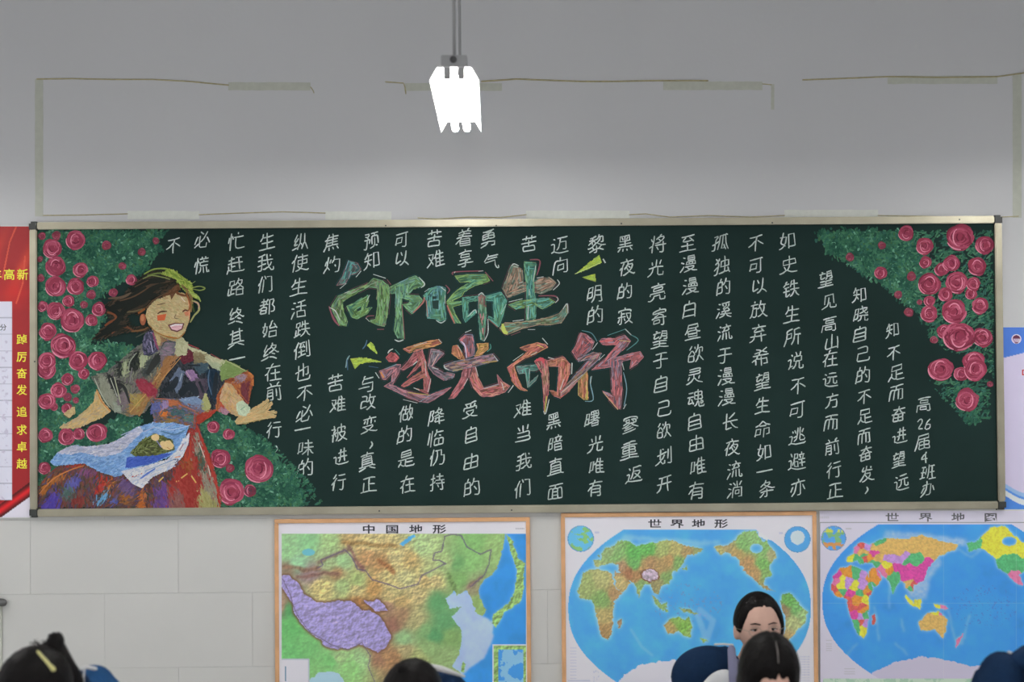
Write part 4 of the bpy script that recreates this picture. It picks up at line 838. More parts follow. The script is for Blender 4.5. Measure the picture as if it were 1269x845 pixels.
    ins = (X > 1046) & (Y > 628); ic = np.where(((X < 1072) | (Y < 652) | (X > 1188))[..., None], jl, np.where((vnoise(X, Y, 50, 44) > .5)[..., None], (50., 140, 220), (120., 180, 232)))
    c = np.where(ins[..., None], ic, c); c = np.where((ins & ((X < 1052) | (Y < 634)))[..., None], (200., 204, 210), c)
    lum = c.mean(-1, keepdims=True); c = c*.84+lum*.16
    frame = (X < 72) | (X > 1202) | (Y < 118) | (Yp > 868)
    c = np.where(frame[..., None], PAPER, c); tiny = (X > 1150) & (X < 1192) & (abs(Y-93) < 3) & (np.sin(X*1.1) > 0); return np.where(tiny[..., None], (140., 140, 150), c)
LANDS = dict(
 africa=[(160,300),(200,280),(240,280),(290,300),(310,370),(342,390),(300,430),(295,500),(292,590),(270,607),(240,580),(220,500),(205,430),(150,417),(135,380)], madag=[(318,520),(335,508),(332,550),(318,556)],
 arabia=[(300,288),(340,300),(377,350),(340,387),(313,370)],
 eurasia=[(215,268),(212,240),(240,238),(246,210),(262,185),(300,170),(330,150),(372,148),(400,172),(440,165),(560,148),(620,170),(718,187),(680,212),(640,214),(622,240),(610,270),(570,300),(558,350),(515,362),(510,402),(490,392),(470,350),(440,352),(417,412),(398,350),(360,332),(330,290),(318,262),(290,252),(262,262),(240,262)],
 sumatra=[(474,398),(492,410),(536,462),(560,482),(520,470),(490,436)], borneo=[(518,446),(545,428),(544,458),(526,464)], guinea=[(598,458),(650,464),(694,488),(630,480)], aus=[(533,542),(568,510),(598,500),(630,517),(645,500),(662,550),(655,592),(632,592),(600,570),(550,582)], nz=[(700,600),(735,610),(715,625)],
 namerica=[(763,182),(780,170),(830,168),(900,110),(960,105),(985,150),(1010,150),(1048,200),(1052,232),(1020,262),(1032,310),(1002,320),(990,342),(1020,370),(1048,388),(1000,372),(950,330),(900,282),(872,232),(822,202),(790,212)],
 samerica=[(1072,440),(1082,398),(1112,392),(1150,430),(1197,480),(1182,530),(1140,572),(1110,612),(1092,640),(1085,600),(1098,520)], britain=[(222,222),(232,210),(234,234)], japan=[(612,280),(640,262),(636,285)])
def world_base(X, Y, left, right, ocean):
    top, bot = 97, 825
    R = [(345,97),(255,150),(175,230),(115,340),(90,460),(115,580),(175,690),(255,775),(345,825),(960,825),(1050,775),(1130,690),(1190,580),(1213,460),(1190,340),(1130,230),(1050,150),(960,97)]
    th = np.clip((Y-461)/363., -1, 1); bw = 561*(1-.455*abs(th)**2.3); cx = 651.5
    return (abs(X-cx) < bw) & (abs(Y-461) < 364)
def map_world_relief(Xp, Yp):
    X = (Xp-680)*3.732; Y = (Yp-630)*3.732; w1 = vnoise(X, Y, 16, 61)-.5; w2 = vnoise(X, Y, 16, 62)-.5; sx_, sy_ = X+20*w1, Y+20*w2
    g = world_base(X, Y, 0, 0, 0); land = np.zeros(X.shape, bool)
    for p in LANDS.values(): land |= pip(sx_, sy_, p)
    land &= ~(((X-960)**2/900+(Y-185)**2/500) < 1)
    oc = np.array([76., 158, 222])*(1+((vnoise(X, Y, 70, 63)-.5)*.22)[..., None])
    lb = np.clip(blur(land, 24)*1.6, 0, .75)*(.6+.8*vnoise(X, Y, 30, 64)); lb = np.clip(lb, 0, .85)[..., None]; oc = oc*(1-lb)+np.array([158, 198, 238])*lb
    sp = (vnoise(X, Y, 9, 65) > .67) & (((X-640)**2/26000+(Y-440)**2/9000) < 1); oc = np.where(sp[..., None], (96., 140, 196), oc)
    rd = blur(near_line(X, Y, [(690,500),(730,610),(760,520),(700,470)], 14) | near_line(X, Y, [(380,560),(430,640),(480,680)], 5), 5)[..., None]*.45; oc = oc*(1-rd)+np.array([150, 190, 230])*rd
    pts = [(240,330,(176,176,102)),(180,350,(152,170,92)),(250,420,(122,166,82)),(260,500,(180,160,90)),(270,570,(170,130,72)),(300,400,(170,130,80)),(330,340,(190,170,100)),(310,220,(122,176,92)),(280,200,(140,170,100)),(400,210,(86,176,72)),(460,190,(92,180,72)),(530,190,(160,176,92)),(590,190,(180,170,92)),(640,200,(172,140,80)),(690,190,(150,160,92)),(400,260,(96,172,80)),(370,300,(160,100,60)),(330,270,(170,130,90)),(440,280,(180,140,82)),(470,255,(172,130,80)),(560,240,(182,140,80)),(520,270,(176,142,82)),(600,250,(120,165,82)),(545,320,(122,162,82)),(500,350,(150,140,84)),(430,360,(130,170,92)),(420,400,(150,170,92)),(400,310,(168,120,70)),(600,510,(132,180,72)),(560,560,(180,150,82)),(620,550,(120,180,62)),(650,580,(140,180,82)),(820,180,(170,150,92)),(790,190,(176,170,96)),(870,210,(182,150,82)),(900,170,(120,180,92)),(950,150,(132,184,102)),(1000,190,(124,182,92)),(1030,210,(172,170,110)),(920,260,(186,140,82)),(950,300,(182,140,82)),(990,260,(112,180,82)),(1010,300,(130,180,90)),(1030,372,(170,140,82)),(1110,430,(96,172,72)),(1150,460,(110,180,90)),(1180,490,(152,190,112)),(1140,530,(172,182,112)),(1085,470,(150,120,80)),(1100,600,(180,150,90)),(530,460,(130,170,90)),(640,470,(140,160,90)),(325,530,(170,130,90))]
    c = idw(sx_, sy_, pts, 2.4); c = c*.86+22; h = vnoise(X, Y, 8, 66, 3); gy, gx = np.gradient(h); c = c*(1+(np.clip((gx+gy)*4, -1, 1)*.13)[..., None])*(1+((vnoise(X, Y, 8, 67)-.5)*.3)[..., None])
    tb = ((sx_-468)**2/1500+(sy_-310)**2/650); c = np.where((tb < 1)[..., None], np.array([176., 158, 176])*(1+((h-.5)*.8)[..., None]), c); c = np.where(((tb >= 1) & (tb < 1.5))[..., None], (128., 88, 62), c)
    c = c*.86+c.mean(-1, keepdims=True)*.14; out = np.where(land[..., None], c, oc)
    ant = pip(sx_, sy_, [(300,830),(345,775),(420,722),(520,706),(600,698),(760,690),(900,722),(980,790),(1000,830)]); out = np.where((ant)[..., None], (204., 202, 216), out)
    ice = pip(sx_, sy_, [(962,100),(1010,118),(1046,138),(1010,150),(975,130)]); out = np.where(ice[..., None], (206., 208, 220), out)
    arc = pip(sx_, sy_, [(345,120),(420,128),(560,140),(700,150),(820,150),(700,175),(560,148),(440,150),(330,150)]) & ~land; ab = (blur(arc, 10)*(~land)*.45)[..., None]; out = out*(1-ab)+np.array([166, 204, 238])*ab
    out = np.where(g[..., None], out, PAPER)
    for cx, cy, kind in ((148, 140, 0), (1150, 143, 1)):
        d = (X-cx)**2+(Y-cy)**2; n = vnoise(X, Y, 24, 70+kind)
        gc = np.where((n > (.5+(1-d/3400)*.12))[..., None], (128., 180, 112), (98., 176, 220)) if kind == 0 else np.where((((X-1150)**2/1100+(Y-135)**2/1000) < 1+.5*(n-.5))[..., None], (190., 204, 226), (82., 156, 214))
        out = np.where((d < 59**2)[..., None], gc, out); out = np.where(((d > 57**2) & (d < 61**2))[..., None], (80., 140, 190), out)
    tx = (((X > 212) & (X < 234) & (abs(Y-112) < 4)) | ((X > 1064) & (X < 1084) & (abs(Y-114) < 4)) | ((X > 100) & (X < 130) & (Y > 632) & (Y < 800) & (Y % 14 < 3)) | ((X > 205) & (X < 232) & (Y > 750) & (vnoise(X, Y, 6, 80) > .6)) | ((X > 1160) & (X < 1210) & (Y > 680) & (Y < 900) & (Y % 12 < 4) & (np.sin(X*.9) > -.3)) | ((X > 90) & (X < 190) & (abs(Y-797) < 3)))
    return np.where(tx[..., None], out*.6+np.array([150, 156, 176])*.4, out)
def map_world_political(Xp, Yp):
    X = (Xp-1000)*3.93; Y = (Yp-630)*3.93; w1 = vnoise(X, Y, 16, 81)-.5; w2 = vnoise(X, Y, 16, 82)-.5; sx_, sy_ = X+16*w1, Y+16*w2
    th = np.clip((Y-452)/376., -1, 1); g = (abs(X-672) < 597*(1-.46*abs(th)**2.3)) & (abs(Y-452) < 376)
    L = [[(130,330),(160,292),(220,278),(290,308),(322,390),(300,440),(297,540),(292,602),(277,634),(240,602),(210,520),(193,440),(140,427),(118,392)], [(315,520),(333,510),(330,560),(318,565)],
         [(300,300),(340,288),(368,345),(330,385),(303,350)], [(195,262),(190,240),(225,225),(232,190),(262,165),(300,178),(330,165),(372,146),(480,148),(560,128),(620,150),(738,175),(720,202),(645,228),(622,260),(585,300),(572,342),(540,368),(520,370),(515,408),(490,400),(470,355),(455,348),(418,416),(400,358),(375,330),(330,285),(320,268),(285,262),(262,270),(240,250),(210,265)],
         [(478,420),(520,460),(555,470),(550,490),(490,455)], [(520,448),(556,440),(556,470),(528,472)], [(610,462),(660,468),(690,490),(640,488)], [(543,552),(590,510),(640,502),(682,540),(677,602),(662,632),(620,590),(552,595)], [(725,640),(768,605),(745,650),(722,680)],
         [(775,172),(830,158),(895,92),(960,85),(1010,130),(1062,172),(1120,230),(1090,300),(1030,320),(1055,372),(1040,378),(1000,350),(975,318),(930,290),(915,240),(870,208),(836,196),(790,208)], [(1120,420),(1200,420),(1280,520),(1180,650),(1130,520)], [(1060,95),(1140,95),(1110,160)]]
    land = np.zeros(X.shape, bool)
    for p in L: land |= pip(sx_, sy_, p)
    land &= ~(((X-985)**2/1300+(Y-160)**2/500) < 1)
    oc = np.array([62., 142, 216])*(1+((vnoise(X, Y, 80, 83)-.5)*.2)[..., None])
    for p in ([(600,258),(690,205),(740,200),(800,240),(840,205)], [(690,500),(720,640),(760,660),(790,520)], [(400,350),(400,480)], [(330,480),(350,640)], [(190,720),(240,660)], [(430,660),(490,710)], [(460,540),(470,600)]):
        k = blur(near_line(sx_, sy_, p, 5), 5)[..., None]*.5; oc = oc*(1-k)+np.array([150, 190, 232])*k
    lb = np.clip(blur(land, 12)*1.3, 0, .7)[..., None]; oc = oc*(1-lb)+np.array([164, 196, 236])*lb
    sea2 = pip(sx_, sy_, [(470,365),(560,350),(600,290),(640,240),(660,260),(600,340),(580,440),(500,440)]) | pip(sx_, sy_, [(380,110),(560,120),(780,150),(770,185),(620,150),(560,128),(480,148),(370,145)]); ab = np.clip(blur(sea2, 12)*.75, 0, 1)[..., None]*(.5+.8*vnoise(X, Y, 14, 88)[..., None]); ab = np.clip(ab, 0, .9); oc = oc*(1-ab)+np.array([170, 190, 228])*ab
    sp = (vnoise(X, Y, 8, 85) > .68) & (((X-860)**2/26000+(Y-480)**2/12000) < 1); oc = np.where(sp[..., None], (74., 118, 196), oc)
    TN, MG, GN, LL, YL, OR, PK_, RD = (204,168,98), (200,74,152), (84,168,112), (184,140,204), (212,206,70), (208,140,60), (214,118,160), (196,90,84)
    pts = [(420,180,TN),(500,180,TN),(580,170,TN),(660,190,TN),(700,190,TN),(600,215,TN),(360,185,TN),(400,205,TN),(620,240,TN),(450,215,TN),(460,300,MG),(520,310,MG),(560,280,MG),(600,258,MG),(550,340,MG),(480,330,MG),(440,290,MG),(500,285,MG),(520,260,GN),(545,262,GN),(490,258,GN),(400,245,LL),(440,245,LL),(470,240,LL),(390,280,YL),(400,300,OR),(420,345,GN),(430,330,GN),(410,370,GN),(415,400,GN),(360,300,PK_),(360,320,PK_),(320,310,OR),(330,345,OR),(345,365,OR),(305,340,OR),(320,380,GN),(315,265,GN),(330,270,GN),(240,200,PK_),(280,210,TN),(260,215,TN),(295,190,LL),(325,215,MG),(325,195,TN),(305,240,OR),(280,240,RD),(215,240,YL),(208,255,YL),(240,240,GN),(262,245,GN),(345,240,TN),(275,225,GN),(350,165,GN),(265,175,RD),
           (145,330,MG),(150,350,PK_),(195,300,OR),(205,320,OR),(190,290,OR),(170,350,YL),(165,380,YL),(205,350,LL),(200,370,LL),(235,310,GN),(240,325,GN),(270,330,LL),(275,355,LL),(232,370,YL),(228,385,YL),(270,385,LL),(255,410,GN),(165,400,GN),(150,412,OR),(135,400,RD),(290,400,OR),(305,420,RD),(285,440,YL),(215,415,MG),(235,440,OR),(240,460,OR),(225,480,RD),(260,480,RD),(270,500,OR),(232,520,MG),(260,530,LL),(285,520,GN),(240,560,GN),(265,550,RD),(285,560,LL),(270,590,YL),(280,610,YL),(245,590,GN),(250,440,OR),(200,450,RD),
           (490,375,TN),(500,390,GN),(515,385,RD),(500,450,YL),(540,455,YL),(640,475,YL),(660,480,PK_),(600,560,TN),(640,560,TN),(560,570,TN),(660,610,TN),(745,625,PK_),(735,660,PK_),(800,185,GN),(825,180,GN),(880,180,YL),(920,130,YL),(930,210,YL),(1000,200,YL),(1060,210,YL),(870,190,YL),(950,260,GN),(1010,270,GN),(1060,270,GN),(1000,245,GN),(960,300,GN),(1010,335,PK_),(1035,360,PK_),(1180,500,GN),(1100,120,LL),(325,540,RD)]
    c = idw(sx_, sy_, pts, 1, True); c = c*(1+((vnoise(X, Y, 7, 87)-.5)*.3)[..., None])
    out = np.where(land[..., None], c, oc)
    ant = pip(sx_, sy_, [(290,850),(320,800),(420,752),(560,722),(700,740),(800,768),(900,760),(1060,770),(1100,850)]); out = np.where(ant[..., None], (190., 184, 204), out)
    cr = (abs(Y-462) < 2.2) | (abs(X-665) < 1.8) | (abs(X-1020) < 1.8); out = np.where((cr & g)[..., None], out*.82+38, out)
    out = np.where(g[..., None], out, np.array([200., 196, 212]))
    d = (X-130)**2+(Y-145)**2; n = vnoise(X, Y, 22, 90); gc = np.where((n > .52)[..., None], np.where((Y > 165)[..., None], (196., 140, 84), np.where((Y < 115)[..., None], (196., 204, 84), (120., 170, 120))), (84., 152, 214)); out = np.where((d < 59**2)[..., None], gc, out); out = np.where(((d > 57**2) & (d < 61**2))[..., None], (90., 130, 180), out)
    lines = ((abs(X-62) < 2) | (abs(Y-70) < 1.8)) & (X > 58) & (Y > 68); out = np.where(lines[..., None], (120., 124, 128), out)
    bt = (Y > 828) & (X > 80); out = np.where(bt[..., None], np.where((vnoise(X, Y, 20, 92) > .5)[..., None], (186., 204, 190), (160., 190, 172)), out)
    tx = ((X > 60) & (X < 112) & (abs(Y-44) < 4) & (np.sin(X*.9) > 0)) | ((X > 188) & (X < 216) & (abs(Y-98) < 4)) | ((X > 180) & (X < 235) & (Y > 780) & (Y < 812) & (Y % 12 < 4)) | ((X > 92) & (X < 122) & (Y > 640) & (Y < 700) & (Y % 10 < 3))
    return np.where(tx[..., None], out*.6+60, out)
def titled(parent, y, items, size, c, sx=1.5):
    for x, yy, ch in items:
        k = Cv(y); glyph(k, ch, x, yy, size, c, 0.02, sx=sx); k.build('title_character', parent, m_print)
def wall_map(x0, y0, x1, y1, paint, label, items, framed=True, tsize=11.5, tc=(40, 40, 48), cell=.8):
    a, b = at(x0, y0, -0.02), at(x1, y1, -0.02)
    t = empty('wall_map', (a.x, 0, b.z), label, 'map')
    fw = 0.0165 if framed else 0
    if framed:
        for bx in ((a.x, b.x, -.022, WY, a.z-fw, a.z), (a.x, b.x, -.022, WY, b.z, b.z+fw), (a.x, a.x+fw, -.022, WY, b.z+fw, a.z-fw), (b.x-fw, b.x, -.022, WY, b.z+fw, a.z-fw)): boxobj('frame_rail', bx, m_wood, t, .002)
        sheet('map_print', x0+3, y0+3, x1-3, y1-3, paint, t, -0.0145, cell)
        boxobj('backing_panel', (a.x+fw*.6, b.x-fw*.6, -.0142, WY, b.z+fw*.6, a.z-fw*.6), m_white, t)
        titled(t, -0.0149, items, tsize, tc)
    else:
        sheet('map_print', x0, y0, x1, y1, paint, t, -0.0115, cell)
        boxobj('paper_sheet', (a.x, b.x, -.0112, WY, b.z, a.z), m_white, t); titled(t, -0.0119, items, tsize, tc)
    return t
wall_map(340, 643.5, 658.5, 878, map_china, 'framed relief map of China with purple plateau hanging under the chalkboard', [(457,655.5,'中'),(500,655.8,'国'),(515.5+7,655.5,'地'),(544.5,655.2,'形')] and [(457,655.6,'中'),(486,655.6,'国'),(515.5,655.6,'地'),(544.5,655.4,'形')])
wall_map(695, 636, 1014.5, 878, map_world_relief, 'framed world relief map with blue oceans behind the girl facing the camera', [(811.4,648.8,'世'),(839,648.8,'界'),(865.8,648.8,'地'),(893.7,648.6,'形')])
wall_map(1016, 633, 1362, 862, map_world_political, 'unframed world map with bright single-colour countries at the right edge', [(1105.6,640.9,'世'),(1147,640.9,'界'),(1187.5,640.9,'地'),(1227.7,640.9,'图')], False, 11.5, (86, 86, 92), .9)

# ------------------------------------------------------------------ posters beside the board
def poster_red(Xp, Yp):
    c = np.zeros(Xp.shape+(3,)); c[:] = (138., 30, 33)
    t = vnoise(Xp, Yp, 60, 101); up = np.clip(1-(Yp-330)/60, 0, 1)
    s = np.clip(np.sin((Xp*.9+(Yp-280)*.42+6*t)*.16)*.5+.5, 0, 1)**3
    k = (s*np.clip(1-abs(Yp-330)/62, 0, 1))[..., None]; c = c*(1-k)+np.array([180, 54, 38])*k
    k = (np.clip(1-abs(Yp-362)/26, 0, 1)*np.clip(1-abs(Xp-20)/30, 0, 1))[..., None]*.8; c = c*(1-k)+np.array([176, 30, 28])*k
    c = np.where((near_line(Xp, Yp, [(3,345),(12,300),(20,281)], .9) | near_line(Xp, Yp, [(20,376),(28,352),(31,318)], .9))[..., None], (184., 72, 52), c)
    wv = (Yp > 598) & (Yp > 640-(Xp+20)*.75); c = np.where(wv[..., None], np.array([128., 18, 22])*(1+.5*np.sin((Xp*.7+Yp)*.35))[..., None], c)
    c = np.where((Yp > 640-(Xp-3)*.72)[..., None], (204., 200, 212), c)
    sh = (Xp < 14.5) & (Yp > 374) & (Yp < 620); c = np.where(sh[..., None], (196., 196, 210), c)
    ln = sh & ((abs((Yp-374) % 20.5-20) < .55)); c = np.where(ln[..., None], (160., 160, 176), c)
    ft = sh & (Yp > 412) & (vnoise(Xp, Yp, 4, 103) > .66) & (Xp > 2) & (Xp < 10); c = np.where(ft[..., None], (176., 172, 190), c); return c
a, b = at(-112, 280.5, -.012), at(37.5, 641.5, -.012)
pr = empty('wall_poster', (a.x, 0, b.z), 'red poster with yellow slogan and white sheet left of the chalkboard', 'poster')
PRX = 36.9
sheet('poster_print', -112, 280.5, PRX, 641, poster_red, pr, -0.0125, .8)
boxobj('backing_panel', (a.x, at(PRX, 400, -.012).x, -.0122, WY, b.z, a.z), m_white, pr)
for x, y, ch, s_ in [(-5,340,'羊',15),(11.5,340,'高',14.5),(28,340,'新',14.5)]+[(27,y,ch,13.5) for y, ch in zip((420.5,442,462.5,483,510,532.5,553.5,574.5), '踔厉奋发追求卓越')]:
    k = Cv(-0.0129); glyph(k, ch, x, y, s_, (214, 196, 60), 0.012); k.build('slogan_character', pr, m_print)
k = Cv(-0.0129); glyph(k, '分', 4, 405.5, 8.5, (60, 60, 66), 0.012); k.build('printed_character', pr, m_print)
def poster_blue(Xp, Yp):
    c = np.zeros(Xp.shape+(3,)); c[:] = (194., 186, 216)
    yb = 443.5-(Xp-1244)*.25
    c = np.where((Yp < yb)[..., None], (66., 108, 188), c)
    w1 = 598+7*np.sin((Xp-1244)*.06)+(Xp-1244)*.25; c = np.where((Yp > w1)[..., None], (140., 172, 226), c); c = np.where((Yp > w1+5)[..., None], (84., 136, 208), c); c = np.where((Yp > w1+8)[..., None], (204., 208, 230), c)
    c = np.where((Yp > w1+15)[..., None], (70., 124, 200), c); return c
a, b = at(1242, 405, -.012), at(1402, 631, -.012)
pb = empty('wall_poster', (a.x, 0, b.z), 'lilac poster with blue header and blue wave right of the chalkboard', 'poster')
sheet('poster_print', 1242, 405.5, 1402, 631, poster_blue, pb, -0.0125, 1.0)
boxobj('backing_panel', (a.x, b.x, -.0122, WY, b.z, a.z), m_white, pb)
k = Cv(-0.0129); k.disc(1259.6, 420, 6.2, 6, (196, 186, 206), 20); k.disc(1259.6, 420, 4.9, 4.7, (150, 120, 150), 20)
k.poly([(1255,419.5),(1256,416.5),(1259.5,415),(1263,416.5),(1264.4,419.5)], (84, 36, 62)); k.stroke([(1256,423),(1257.6,420),(1259,423)], .9, (200, 190, 206), smooth=False); k.stroke([(1260,420),(1260,423),(1262,423),(1262,420),(1264,420.4),(1263,423.4)], .9, (206, 196, 210), smooth=False)
k.poly([(1257,424.2),(1262,424.2),(1261,425.6),(1258.4,425.6)], (96, 40, 66))
k.poly([(1266.5,458),(1269.5,458),(1269.5,459.4),(1268,459.4),(1268,463.6),(1269.5,463.6),(1269.5,465),(1266.5,465)], (170, 50, 60)); k.build('school_badge', pb, m_print)

# ------------------------------------------------------------------ tape and cords left on the wall
def tape(x0, y0, x1, y1, label, m=None, tilt=0.0):
    P_ = [at(x0, y0+tilt, 0), at(x1, y0, 0), at(x1, y1, 0), at(x0, y1+tilt, 0)]
    nx = 14; bm = bmesh.new(); g = []
    hor = (x1-x0) > (y1-y0)
    for i in range(nx+1):
        f = i/nx; A, B = (P_[0].lerp(P_[1], f), P_[3].lerp(P_[2], f)) if hor else (P_[0].lerp(P_[3], f), P_[1].lerp(P_[2], f))
        j = Vector((random.uniform(-.0008, .0008), 0, random.uniform(-.0012, .0012))); lift = -.0006-.0008*random.random()
        g.append([bm.verts.new(Vector((q.x, yy, q.z))+j) for q, yy in ((A, 0), (A, lift), (B, lift), (B, 0))])
    for a_, b_ in zip(g, g[1:]):
        for q in range(3): bm.faces.new((a_[q], a_[q+1], b_[q+1], b_[q]))
    bm.faces.new(g[0]); bm.faces.new(g[-1][::-1]); bmesh.ops.recalc_face_normals(bm, faces=bm.faces)
    me = bpy.data.meshes.new('masking_tape'); bm.to_mesh(me); bm.free(); c0 = sum((v.co for v in me.vertices), Vector())/len(me.vertices); c0.y = 0
    me.transform(Matrix.Translation(-c0)); o = put('masking_tape', me, m or m_tape); o.location = c0; return tag(o, label, 'tape', 'strips of old tape on the wall')
def cord(pts, label, r=0.0025, m=None):
    p = [at(x, y, 0) for x, y in pts]; bm = bmesh.new(); tube(bm, [Vector((q.x, -r*.6, q.z)) for q in p], r, 6)
    me = bpy.data.meshes.new('cord'); bm.to_mesh(me); bm.free(); c0 = p[0].copy(); me.transform(Matrix.Translation(-c0)); o = put('cord', me, m or m_cord, None, True); o.location = c0
    return tag(o, label, 'cord', 'leftover cords stuck to the wall')
random.seed(3)
tape(43.5, 98, 53.5, 268, 'tall vertical strip of tape at the upper left of the wall')
tape(283, 102, 385, 112, 'horizontal tape strip at the right end of the upper left cord')
tape(501, 103, 622, 112.5, 'horizontal tape strip passing behind the hanging lamp')
tape(822, 101, 945, 111.5, 'horizontal tape strip right of the lamp above the chalkboard middle')
tape(1100, 94, 1236, 104, 'horizontal tape strip near the upper right corner of the wall')
tape(1255, 92, 1266, 270, 'tall vertical strip of tape at the upper right of the wall')
tape(158, 261.5, 247, 271.5, 'pale low tape strip above the left of the chalkboard, above the drawn girl', m_tape2)
tape(403, 262, 485, 272.5, 'pale low tape strip above the chalkboard, left of the lamp', m_tape2)
tape(652, 261, 780, 273, 'pale low tape strip above the chalkboard, just right of the lamp', m_tape2)
tape(972, 260, 1088, 269.5, 'pale low tape strip above the right part of the chalkboard', m_tape2)
cord([(46,98),(90,97.5),(140,98.5),(190,98.5),(235,101),(283,105.5)], 'thin yellowed cord across the upper left of the wall', .0028)
tape(955.5, 104, 959.5, 136, 'narrow short torn vertical tape right of the lamp')
cord([(385,108),(388,112),(389,115)], 'tiny torn cord end beside the upper left tape', .002)
cord([(54,267),(100,266.5),(158,265)], 'low cord just above the chalkboard left corner', .0022)
cord([(247,266),(300,264),(350,262.5),(403,264)], 'low cord above the chalkboard between two pale tapes left of the lamp', .0022)
cord([(478,101.5),(500,103),(502,108),(503,116)], 'short hooked cord left of the hanging lamp', .0025)
cord([(597,101),(640,98),(680,99.5),(720,101),(760,101),(810,100),(877,100)], 'long yellowish cord running right from the hanging lamp', .0032)
cord([(945,104),(956,105)], 'very short cord right of the tape strip over the chalkboard middle', .002)
cord([(518,270),(540,271.5),(580,269),(620,269.5),(652,266)], 'low cord above the chalkboard under the hanging lamp', .0022)
cord([(780,266),(800,265),(830,269),(880,267),(930,269),(972,267)], 'low wavy cord above the right half of the chalkboard', .0022)
cord([(995,99),(1040,97.5),(1100,95),(1170,96),(1236,95),(1272,90)], 'long yellowish cord at the upper right of the wall', .003)
cord([(1088,267),(1150,268),(1220,270),(1262,268)], 'low cord above the right corner of the chalkboard', .002)

# steel rod end at the left edge
e = at(2, 746, -0.03); bm = bmesh.new()
tube(bm, [(e.x-.16, -.03, e.z), (e.x-.02, -.03, e.z), (e.x+.006, -.03, e.z-.002)], .0165, 14)
rb = empty('wall_rail', (e.x-.16, 0, e.z), 'dark grey rounded rail end on the tiled wall at the left edge', 'rail'); frombm('rail_bar', bm, mat('steel', (.16, .16, .16), .35, .6), rb, True)
bm = bmesh.new(); box(bm, e.x-.03, e.x-.004, -.012, WY, e.z-.6, e.z); frombm('cable_cover', bm, m_tape, rb)
bm = bmesh.new(); tube(bm, [(e.x-.1, -.03, e.z), (e.x-.1, WY, e.z)], .008, 8, False); frombm('bracket', bm, m_grey, rb)
# ------------------------------------------------------------------ hanging twin-tube lamps
def lamp(x, yn, yf, label, cat='lamp', group=None, z=2.826):
    """yn near end, yf far end; reflector opening at height z"""
    t = empty('hanging_lamp', (x, (yn+yf)/2, z), label, cat, group)
    bm = bmesh.new(); prof = [(-.077, z+.001), (-.0535, z+.042), (.0535, z+.042), (.077, z+.001)]
    th = .0015; outer = prof; inner = [(-.075, z), (-.052, z+.040), (.052, z+.040), (.075, z)]
    ring = outer+inner[::-1]; A = [bm.verts.new((x+a, yn, b)) for a, b in ring]; B = [bm.verts.new((x+a, yf, b)) for a, b in ring]
    n = len(ring)
    for i in range(n): bm.faces.new((A[i], A[(i+1) % n], B[(i+1) % n], B[i]))
    for R_ in (A, B[::-1]):
        for i in range(3): bm.faces.new((R_[i], R_[i+1], R_[n-2-i], R_[n-1-i]))
    bmesh.ops.recalc_face_normals(bm, faces=bm.faces); frombm('reflector', bm, m_white, t)
    boxobj('housing', (x-.04, x+.04, yn-.006, yf+.0, z+.0425, z+.077), m_grey, t, .002)
    bm = bmesh.new(); tube(bm, [(x-.002, yn-.006, z+.062), (x-.002, yn-.014, z+.062)], .0105, 14, False); frombm('end_knob', bm, m_knob, t, True)
    for s in (-.0215, .0215):
        for y0, y1 in ((yn+.002, yn+.022), (yf-.022, yf-.002)):
            boxobj('lamp_holder', (x+s-.011, x+s+.011, y0, y1, z+.004, z+.040), m_grey, t, .002)
        bm = bmesh.new(); tube(bm, [(x+s, yn+.022, z+.0135), (x+s, yf-.022, z+.0135)], .013, 16, False); frombm('light_tube', bm, m_tube, t, True)
    for y in (yn+.05, yf-.2):
        bm = bmesh.new(); tube(bm, [(x, y, z+.077), (x, y, CEIL)], .0052, 10, False); frombm('suspension_rod', bm, m_grey, t, True)
    return t
lamp(-.119, -1.9, -.7, 'glowing twin-tube lamp hanging in front of the chalkboard wall')
g_ = 'other classroom lamps out of the photo'
random.seed(9)
lamp(-.119, -4.30, -3.09, 'hanging lamp in the middle row, one place nearer the camera', group=g_)
for (x, yn, what) in ((-2.6,-1.9,'left row nearest the chalkboard wall'), (2.35,-1.9,'right row nearest the chalkboard wall'), (-2.6,-4.6,'left row, second from the chalkboard wall'), (2.35,-4.6,'right row, second from the chalkboard wall'),
                      (-2.6,-7.3,'left row, farthest from the chalkboard wall'), (2.35,-7.3,'right row, farthest from the chalkboard wall')):
    lamp(x, yn, yn+1.2, 'hanging lamp of the '+what, group=g_)

